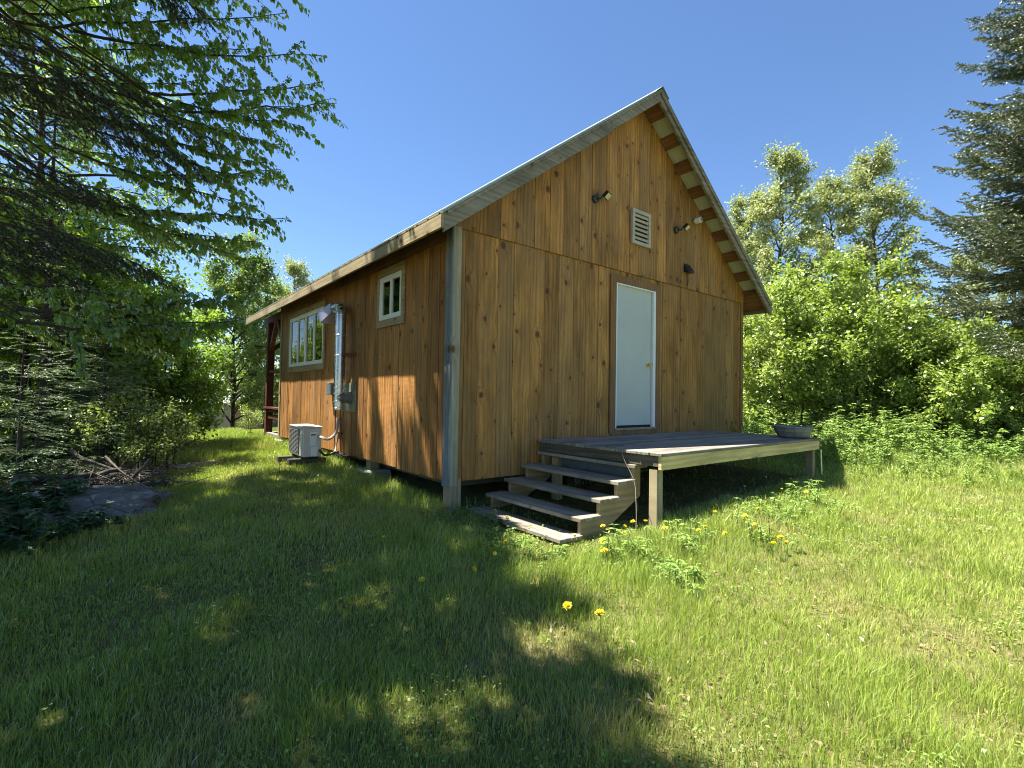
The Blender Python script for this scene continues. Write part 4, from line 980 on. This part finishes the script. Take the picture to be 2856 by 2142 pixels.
c_ = B_.mix(B_.map(n1, .35, .7), (.10, .10, .095), (.25, .245, .23)); c_ = B_.mix(B_.map(n2, .5, .75), c_, (.10, .10, .06)); vc_ = B_.n('TexVoronoi', i_Vector=tc_, i_Scale=2.2); vc_.feature = 'DISTANCE_TO_EDGE'; c_ = B_.mix(B_.map(vc_.outputs['Distance'], .0, .03, .8, 0), c_, (.03, .03, .025)); c_ = B_.mix(B_.map(B_.noise(tc_, 7, 4, .8), .58, .64, 0, .8), c_, (.42, .42, .36)); nt_.links.new(c_, b_.inputs['Base Color'])
b_.inputs['Roughness'].default_value = .9; nt_.links.new(B_.bump(B_.math('ADD', n1, B_.math('MULTIPLY', n2, .3)), .8, .05), b_.inputs['Normal'])
c = ground_at(225, 1445); bc = (c[0], c[1], float(gz(*c))-.02)
bo_ = boulder('boulder', bc, .84, .62, .38, 3., ROCK, 'broad flat grey boulder lying in the shade at the left', 'boulder'); bo_.rotation_euler = (0, 0, -.6)
def log(p0, p1, r0, label, mat=BARKD, cat='log', group='logs and branches behind the boulder', name='fallen_log', bend=.1):
    p0 = np.array(p0); p1 = np.array(p1); n = 9; s = rng.normal(0, bend, 3)*np.array([1, 1, .4]); pts = [p0+(p1-p0)*t+s*math.sin(PI*t)+rng.normal(0, r0*.25, 3) for t in np.linspace(0, 1, n)]
    mb = MB(); mb.tube(pts, [r0*(1-.5*i/n)*rng.uniform(.85, 1.15) for i in range(n)], 9)
    tag(mb.build(name, mat, None, smooth=True), label, cat, group)
def g3(u, v, dz): c = ground_at(u, v); return (c[0], c[1], float(gz(*c))+dz)
LOGG = barkmat('bleached_branch', (.05, .042, .034), (.15, .13, .105))
log(g3(40, 1440, .30), g3(330, 1395, .26), .05, 'dark log lying along the back of the boulder')
log(g3(300, 1390, .16), g3(480, 1392, .05), .07, 'thick dark log end right of the boulder')
log(g3(290, 1392, .40), g3(398, 1400, .05), .016, 'thin pale stick slanting down right of the boulder', LOGG, 'stick', name='stick')
log(g3(340, 1395, .10), g3(415, 1388, .36), .03, 'pale forked branch pointing up at the right end of the brush', LOGG, 'branch', name='branch')
log(g3(360, 1398, .06), g3(430, 1392, .26), .02, 'shorter pale branch beside the forked branch', LOGG, 'branch', name='branch')
log(g3(190, 1392, .50), g3(330, 1396, .25), .03, 'dark broken branch in the undergrowth above the boulder', BARKD, 'branch', name='branch')
def brush(cx, cy, n, R, label):
    a = rng.normal(0, R, (n, 3))*np.array([1, 1, 0]); P0 = a+np.array([cx, cy, 0]); P0[:, 2] = gz(P0[:, 0], P0[:, 1])+rng.uniform(0, .18, n)
    d = rnd(n)*np.array([1, 1, .35]); P1 = P0+nrm(d)*rng.uniform(.15, .6, (n, 1)); P1[:, 2] = np.maximum(P1[:, 2], gz(P1[:, 0], P1[:, 1])+.01)
    V, Q = segtubes(P0, P1, rng.uniform(.003, .009, n), np.full(n, .002), 5)
    tag(big('twig_litter', V, Q, m=LOGG), label, 'twigs', kind='stuff')
c = ground_at(310, 1392); brush(c[0], c[1], 480, .30, 'heap of fine dead twigs around the boulder and logs')
c = ground_at(90, 1385); brush(c[0]-.2, c[1], 300, .45, 'fine dead twigs in the dark behind the boulder')

# ------------------------------------------------------------ weeds / undergrowth plants
def herb(h, n_st, nleaf, ls, seed, spread=.25, ratio=.5):
    r = np.random.default_rng(seed); A_ = []; B_l = []; ra = []; rb = []; Pt = []; ax = []; 
    for s in range(n_st):
        o = np.append(r.normal(0, spread, 2), 0); hh = h*r.uniform(.5, 1.1); d = np.array([*r.normal(0, .22, 2), 1.]); q = [o]
        for i in range(5): d = d+np.append(r.normal(0, .08, 2), 0); d /= np.linalg.norm(d); q.append(q[-1]+d*hh/5)
        for i in range(5): A_.append(q[i]); B_l.append(q[i+1]); ra.append(.004); rb.append(.003)
        for k in range(nleaf):
            f = r.uniform(.2, 1.)**.7*5; i = min(int(f), 4); p = q[i]+(q[i+1]-q[i])*(f-i); a = r.uniform(0, 2*PI); L0 = r.uniform(.02, .1)*(1.3-f/5)*h*1.2
            e = np.array([math.cos(a), math.sin(a), r.uniform(-.1, .45)]); Pt.append(p+e*L0*.6); ax.append(e+np.array([0, 0, -.35]))
            for w_ in (-.9, .9):
                e2 = np.array([math.cos(a+w_), math.sin(a+w_), r.uniform(-.1, .3)]); Pt.append(p+e*L0*.6); ax.append(e2+np.array([0, 0, -.3]))
    n = len(Pt); V, Q = leaves(np.array(Pt), np.array(ax), r.normal(0, .25, (n, 3))+np.array([0, 0, 1.]), ls*r.uniform(.6, 1.2, n), ratio, .06)
    return segtubes(A_, B_l, ra, rb, 3), (V, Q)
STEM = plain('green_stem', (.10, .14, .04), .7)
hm = [herb(.78, 11, 30, .062, 61, .3), herb(.6, 13, 24, .055, 62, .35), herb(.4, 12, 18, .05, 63, .4)]
wl = []; ws = []; no = [0, 0]
for i in range(104):
    u = 2060+i*8.6+rng.uniform(-20, 20); d = (7.9, 8.6, 9.4, 10.2)[i % 4]+rng.uniform(-.3, .3)+(u < 2300)*1.3
    k = (2, 1, 0, 0)[i % 4]; p = np.array(gp(u, d+rng.normal(0, .35))); a_ = rng.uniform(0, 6.28); s_ = rng.uniform(.5, 1.3)
    Rm = np.array([[math.cos(a_), -math.sin(a_), 0], [math.sin(a_), math.cos(a_), 0], [0, 0, 1]])*s_
    for lst, (V, Q), j in ((ws, hm[k][0], 0), (wl, hm[k][1], 1)): lst.append((V@Rm.T+p, Q+no[j])); no[j] += len(V)
wo = tag(big('weeds', np.concatenate([v for v, q in wl]), np.concatenate([q for v, q in wl]), m=LWEED), 'thick band of raspberry canes and weeds between the right lawn and the shrubs', 'weeds', kind='stuff')
big('weed_stalks', np.concatenate([v for v, q in ws]), np.concatenate([q for v, q in ws]), m=STEM, parent=wo)
wm = None
for u, d, sc, lb in ((2150, 8.9, .75, 'leafy weed standing up behind the left end of the planter bowl'), (2330, 7.6, .7, 'leafy weed at the lawn edge right of the planter bowl'), (2640, 7.0, .7, 'weed clump standing forward on the lawn at the right'), (2740, 7.4, .8, 'taller weed clump near the right edge of the lawn')):
    if wm is None: wm = plant_tree('weed_clump', gp(u, d), hm[1], STEM, LWEED, lb, 'weeds', 'weed clumps at the lawn edge', sc=sc, parts=('stalk', 'foliage'))
    else: plant_tree('weed_clump', gp(u, d), None, None, None, lb, 'weeds', 'weed clumps at the lawn edge', rot=rng.uniform(0, 6), sc=sc, meshes=wm, parts=('stalk', 'foliage'))
tg = 'shaded undergrowth at the left'
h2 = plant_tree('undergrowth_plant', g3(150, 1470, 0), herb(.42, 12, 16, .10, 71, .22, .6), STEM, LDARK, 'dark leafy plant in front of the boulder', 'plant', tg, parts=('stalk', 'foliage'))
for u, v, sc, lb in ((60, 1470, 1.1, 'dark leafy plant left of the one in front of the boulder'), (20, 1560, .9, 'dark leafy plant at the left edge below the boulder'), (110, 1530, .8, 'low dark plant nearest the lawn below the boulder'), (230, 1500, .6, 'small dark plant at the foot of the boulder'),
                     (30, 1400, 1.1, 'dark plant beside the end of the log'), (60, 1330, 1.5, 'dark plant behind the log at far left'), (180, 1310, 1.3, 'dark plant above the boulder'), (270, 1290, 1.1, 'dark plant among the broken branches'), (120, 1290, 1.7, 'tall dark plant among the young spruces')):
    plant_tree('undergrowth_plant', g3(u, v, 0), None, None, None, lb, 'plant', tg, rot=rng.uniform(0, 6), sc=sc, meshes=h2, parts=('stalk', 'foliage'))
tg = 'small leafy saplings at the left lawn edge'
h3 = plant_tree('sapling', g3(470, 1345, 0), tree_geo(.95, .42, .25, 1500, .045, 81, stems=3, limbs=24, up=.8, twig=.2, sub=6, trunk_r=.02), BARKD, LMAP, 'small sapling clump at the edge of the sunny lawn', 'sapling', tg, parts=('trunk', 'crown'))
for u, d, sc, lb in ((430, 6.9, 1.0, 'sapling left of the bare pale patch'), (400, 7.8, 1.2, 'sapling behind the brush heap'), (330, 7.0, 1.2, 'sapling beside the young spruce')):
    plant_tree('sapling', gp(u, d), None, None, None, lb, 'sapling', tg, rot=rng.uniform(0, 6), sc=sc, meshes=h3, parts=('trunk', 'crown'))
plant_tree('sapling', gp(700, 12.6), None, None, None, 'leafy weed bush at the foot of the porch post', 'sapling', tg, rot=1., sc=.75, meshes=h3, parts=('trunk', 'crown'))

# ------------------------------------------------------------ weeds round the steps and deck
wk = [herb(.32, 6, 9, .085, 64, .08, .18), herb(.20, 8, 8, .05, 65, .10, .32), herb(.14, 10, 5, .10, 66, .10, .2)]
wl = []; ws = []; no = [0, 0]
rw = np.random.default_rng(17)
for i in range(84):
    if i < 46: x = rw.uniform(.3, 4.0); y = -1.78-rw.uniform(0, .75)-.12*x*.3
    else: x = rw.uniform(-.55, .25); y = rw.uniform(-1.7, .1)
    p = np.array([x, y, float(gz(x, y))-.01]); a_ = rw.uniform(0, 6.28); s_ = rw.uniform(.4, 1.0)*(1 if i < 46 else .8); k = (1, 2, 1, 2, 0)[i % 5]
    Rm = np.array([[math.cos(a_), -math.sin(a_), 0], [math.sin(a_), math.cos(a_), 0], [0, 0, 1]])*s_
    for lst, (V, Q), j in ((ws, wk[k][0], 0), (wl, wk[k][1], 1)): lst.append((V@Rm.T+p, Q+no[j])); no[j] += len(V)
wo = tag(big('low_weeds', np.concatenate([v for v, q in wl]), np.concatenate([q for v, q in wl]), m=LWEED), 'low leafy weeds growing round the steps and along the deck front', 'weeds', kind='stuff')
big('weed_stalks', np.concatenate([v for v, q in ws]), np.concatenate([q for v, q in ws]), m=STEM, parent=wo)

# ------------------------------------------------------------ grass
LGR = leafmat('grass_blade', (.215, .305, .042), (.43, .50, .12), .42, (1.15, 1.25, .6), patch=(.46, .40, .18), gloss=.1)
def under_cabin(x, y): return ((x > .12) & (x < W-.1) & (y > .12) & (y < L+1.3))
def grassfield(name, N, r0, r1, a0, a1, hs, label, seed, wmul=1.):
    r = np.random.default_rng(seed)
    a = r.uniform(a0, a1, N); d = r0+(r1-r0)*r.uniform(0, 1, N)**1.0
    x = CAM[0]+d*np.sin(a); y = CAM[1]+d*np.cos(a)
    den = .5+.5*vnoise(x, y, 1.7, 4)*.8+.25*vnoise(x, y, 5., 5)
    keep = ~under_cabin(x, y) & (r.uniform(0, 1, N) < den*1.25+.28)
    bx_, by_ = bc[0], bc[1]
    keep &= (((x-bx_)/.62)**2+((y-by_)/.55)**2 > 1)
    pt_c = np.array(ground_at(500, 1335)); keep &= ~((((x-pt_c[0])/.7)**2+((y-pt_c[1]-.1)/.42)**2 < 1) & (r.uniform(0, 1, N) < .97))
    keep &= ~((x > 1.25) & (x < 4.95) & (y > -1.62) & (y < .1) & (r.uniform(0, 1, N) < .985))
    keep &= ~((x > .19) & (x < 1.3) & (y > -1.35) & (y < .1) & (r.uniform(0, 1, N) < .93))
    x = x[keep]; y = y[keep]; d = d[keep]; n = len(x); z = gz(x, y)
    edge = np.exp(-((x-.2)**2/1.2+(y+1.1)**2/1.0))*1.1+np.exp(-((x-1.8)**2/2.2+(y+2.1)**2/.16))*1.2+np.exp(-((x+.1)**2/.08))*((y > 0) & (y < 8))*1.0+sm((y-4.)/4)*.8*(x < 0)+sm((x-5.6)/2)*1.9
    tall = np.clip(vnoise(x, y, .9, 8)*.5+.5, 0, 1)*.7+np.clip(vnoise(x, y, 3.2, 9), 0, 1)*.7
    h = hs*(.45+tall+edge)*r.uniform(.45, 1.35, n)
    h = np.where((x > -.3) & (x < 1.35) & (y > -1.8) & (y < .1), np.minimum(h, .045), h)
    wd = wmul*(.0021+.00055*d)*r.uniform(.6, 1.3, n)
    an = r.uniform(0, 2*PI, n); la = vnoise(x, y, 4., 11)*PI+r.normal(0, 1.5, n); lean = r.uniform(.12, .75, n)
    up = np.array([0, 0, 1.]); base = np.stack([x, y, z-.004], 1); sd = np.stack([np.cos(an), np.sin(an), 0*an], 1); ln = np.stack([np.cos(la), np.sin(la), 0*la], 1)
    H = h[:, None]; Wd = wd[:, None]; le = lean[:, None]
    mid = base+up*H*.55+ln*H*.2*le; tip = base+up*H*(1-.32*le**2)+ln*H*.8*le
    V = np.stack([base-sd*Wd/2, base+sd*Wd/2, mid+sd*Wd*.42, mid-sd*Wd*.42, tip], 1).reshape(-1, 3)
    b = np.arange(n)[:, None]*5
    tag(big(name, V, b+np.array([[0, 1, 2, 3]]), b+np.array([[3, 2, 4]]), m=LGR), label, 'grass', kind='stuff')
grassfield('grass', 1050000, .9, 17., YAW-1.2, YAW+1.2, .075, 'shaggy green lawn grass around the cabin', 91)
grassfield('grass', 60000, .4, 14., YAW+1.2, YAW+2*PI-1.2, .10, 'lawn grass behind the photographer', 92, 1.8)
# broad-leaved ground cover (clover, dandelion leaves)
def cover(N, seed):
    r = np.random.default_rng(seed); a = r.uniform(YAW-1, YAW+1, N); d = 1+9*r.uniform(0, 1, N)
    x = CAM[0]+d*np.sin(a); y = CAM[1]+d*np.cos(a); k = (vnoise(x, y, 1.3, 21)+.4*vnoise(x, y, 4, 22) > -.05) & ~under_cabin(x, y); x = x[k]; y = y[k]; d = d[k]; n = len(x)
    m = 4; X = np.repeat(x, m)+r.normal(0, .022, n*m); Y = np.repeat(y, m)+r.normal(0, .022, n*m); Z = gz(X, Y)+r.uniform(.015, .085, n*m)
    Pt = np.stack([X, Y, Z], 1); V, Q = leaves(Pt, rnd(n*m)*np.array([1, 1, .35]), rnd(n*m, .35)+np.array([0, 0, 1.]), r.uniform(.008, .022, n*m)*(.75+.12*np.repeat(d, m)), .75, .08)
    tag(big('ground_cover', V, Q, m=LWEED), 'small round-leaved clover and weeds among the lawn grass', 'ground cover', kind='stuff')
cover(9000, 93)
def litter(N, seed):
    r = np.random.default_rng(seed); a = r.uniform(YAW-1, YAW+1, N); d = 1+7*r.uniform(0, 1, N); x = CAM[0]+d*np.sin(a); y = CAM[1]+d*np.cos(a)
    k = vnoise(x, y, 1.1, 31) > 0.; x = x[k]; y = y[k]; n = len(x); Pt = np.stack([x, y, gz(x, y)+r.uniform(.003, .03, n)], 1)
    V, Q = leaves(Pt, rnd(n)*np.array([1, 1, .25]), rnd(n, .4)+np.array([0, 0, 1.]), r.uniform(.02, .055, n), .35, .1)
    tag(big('dead_leaves', V, Q, m=leafmat('dead_leaf', (.10, .065, .03), (.34, .26, .15), .15)), 'dry brown leaf bits lying between the grass', 'leaf litter', kind='stuff')
litter(9000, 94)
# pale bare patch
c = ground_at(500, 1338); n = 24; pv = [(c[0]+.62*math.cos(2*PI*k/n)*(1+.15*math.sin(3*k)), c[1]+.1+.36*math.sin(2*PI*k/n)*(1+.12*math.cos(5*k))) for k in range(n)]
mb = MB(); vs = [(x, y, float(gz(x, y))+.012) for x, y in pv]+[(c[0], c[1]+.1, float(gz(c[0], c[1]))+.03)]; mb.add(vs, [(k, (k+1) % n, n) for k in range(n)])
tag(mb.build('bare_soil', plain('pale_soil', (.40, .33, .27), 1., var=.3, scale=30, bump=.5)), kind='structure')

# ------------------------------------------------------------ dandelions
YEL = plain('dandelion_petal', (.90, .74, .03), .6, var=.1); BUD = plain('dandelion_bud', (.16, .19, .06), .7); PUFF = plain('seed_head', (.62, .60, .55), .9)
def dandelion_meshes():
    r = np.random.default_rng(3); S = MB(); S.tube([(0, 0, 0), (.006, .004, .4), (.0, .01, .8), (0, 0, 1.)], [.0022, .002, .0018, .002], 6)
    n = 110; a = r.uniform(0, 2*PI, n); el = r.uniform(-.1, 1.35, n); d = np.stack([np.cos(a)*np.cos(el), np.sin(a)*np.cos(el), np.sin(el)*.55], 1)
    V, Q = leaves(d*.003, d, np.tile([0., 0, 1.], (n, 1))+d*.2, .021*r.uniform(.8, 1.1, n), .28, .02)
    cup = MB().lathe([(.002, -.010), (.006, -.008), (.008, -.001), (.004, .002)], 10)
    return S, (V, Q), cup
S_, (FV, FQ), cup_ = dandelion_meshes()
dl = [(1183, 1617, 'dandelion farthest left, alone in the shaded grass'), (1316, 1587, 'dandelion upper right of the lone left one'), (1065, 1500, 'small dandelion in the shade left of the steps'), (1376, 1545, 'small dandelion at the left foot of the steps'),
      (1409, 1512, 'closed orange dandelion by the lowest step'), (1583, 1690, 'large dandelion in the middle foreground'), (1672, 1714, 'dandelion turned sideways, right of the large foreground one'), (1683, 1536, 'large dandelion before the stairs'),
      (1694, 1407, 'dandelion on a tall stalk against the stringer'), (1607, 1495, 'small dandelion below the lowest tread'), (1678, 1467, 'dandelion low at the stringer foot'), (1687, 1509, 'small dandelion just above the large one before the stairs'),
      (1761, 1456, 'tall dandelion between stairs and deck post'), (1742, 1487, 'dandelion left below the tall one beside the stairs'), (1738, 1470, 'half-open dandelion between stairs and deck post'), (1796, 1453, 'dandelion close left of the deck post'), (1862, 1473, 'dandelion at the foot of the deck post'),
      (1946, 1480, 'dandelion first right of the deck post'), (1972, 1470, 'small dandelion second right of the deck post'), (1993, 1409, 'upper one of two dandelions on one line right of the deck post'), (1992, 1430, 'lower one of two dandelions on one line right of the deck post'),
      (2027, 1489, 'dandelion low right of the deck post in sunlit weeds'), (2080, 1438, 'dandelion in front of the dark under the deck'), (2106, 1464, 'dandelion among bright weeds right of centre'), (2118, 1420, 'dandelion standing before the shadow under the deck'),
      (2155, 1516, 'left one of the cluster of three dandelions'), (2182, 1501, 'largest of the cluster of three dandelions'), (2196, 1514, 'right one of the cluster of three dandelions'), (2078, 1358, 'highest dandelion, in the shade under the deck'), (2206, 1336, 'thin dandelion on a tall stalk near the right deck post'),
      (2184, 1365, 'small dandelion left of the tall stalk by the right deck post'), (2248, 1373, 'bright dandelion nearest the right deck post')]
dm = None
for i, (u, v, lb) in enumerate(dl):
    h = (.17 if v < 1480 else .145)*random.uniform(.9, 1.3)
    # walk the sight line down to where the bloom stands h above the turf
    d_ = FW+RT*(u-1428)/FPX-UP*(v-1071)/FPX; t = .5
    while True:
        p = CAM+d_*t
        if p[2] <= float(gz(p[0], p[1]))+h or t > 12: break
        t += .01
    g = float(gz(p[0], p[1])); root = empty('dandelion', (p[0], p[1], g), lb, 'dandelion', 'yellow dandelions in the grass')
    root.rotation_euler = (random.uniform(-.1, .1), random.uniform(-.1, .1), random.uniform(0, 6))
    if dm is None:
        o1 = S_.build('stalk', STEM, None, smooth=True); o2 = big('bloom', FV, FQ, m=YEL); o3 = cup_.build('bud_cup', BUD, None, smooth=True); dm = (o1.data, o2.data, o3.data)
        for o in (o1, o2): o.parent = root
        o3.parent = o2; o1.scale = (1, 1, h); o2.location = (0, 0, h)
    else:
        o1 = bpy.data.objects.new('stalk', dm[0]); o2 = bpy.data.objects.new('bloom', dm[1]); o3 = bpy.data.objects.new('bud_cup', dm[2])
        for o in (o1, o2, o3): C.objects.link(o)
        o1.parent = root; o2.parent = root; o3.parent = o2; o1.scale = (1, 1, h); o2.location = (0, 0, h)
    s = 1.3 if ('large' in lb) else 1.0 if 'small' not in lb else .8
    o2.scale = (s, s, s); o2.rotation_euler = (random.uniform(-.3, .6), random.uniform(-.4, .3), 0)

# ------------------------------------------------------------ neighbour's shed and wires
c = at(745, 1100, 27); sx, sy = c[0], c[1]
shed = empty('neighbour_shed', (sx, sy, -2.2), 'low grey-green gabled outbuilding beyond the lawn, seen past the porch post', 'shed')
sb = MB(); sb.prism([(-2.0, 0), (2.0, 0), (2.0, 2.55), (0, 3.32), (-2.0, 2.55)], 'y', -0, 5)
ob = sb.build('shed_wall', SHED, None); ob.parent = shed
sr = MB(); 
for s in (-1, 1): sr.prism([(0, 3.42), (s*2.25, 2.555), (s*2.25, 2.48), (0, 3.345)] if s > 0 else [(-2.25, 2.48), (-2.25, 2.555), (0, 3.42), (0, 3.345)], 'y', -.25, 5.2)
ob = sr.build('shed_roof', SHEDR, None); ob.parent = shed
shed.rotation_euler = (0, 0, .35)
WIRE = plain('bright_wire', (.55, .55, .55), .35, .5)
for (a, b, lb) in (((300, 935, 26), (1150, 985, 30), 'upper pale overhead wire beyond the left lawn'), ((300, 975, 26), (1150, 1015, 30), 'lower pale overhead wire beyond the left lawn')):
    p0 = at(*a); p1 = at(*b); mb = MB(); mb.tube([p0+(p1-p0)*t+np.array([0, 0, -.25*math.sin(PI*t)]) for t in np.linspace(0, 1, 14)], .016, 5)
    tag(mb.build('overhead_wire', WIRE, None, smooth=True), lb, 'wire', 'overhead wires')
print('done')
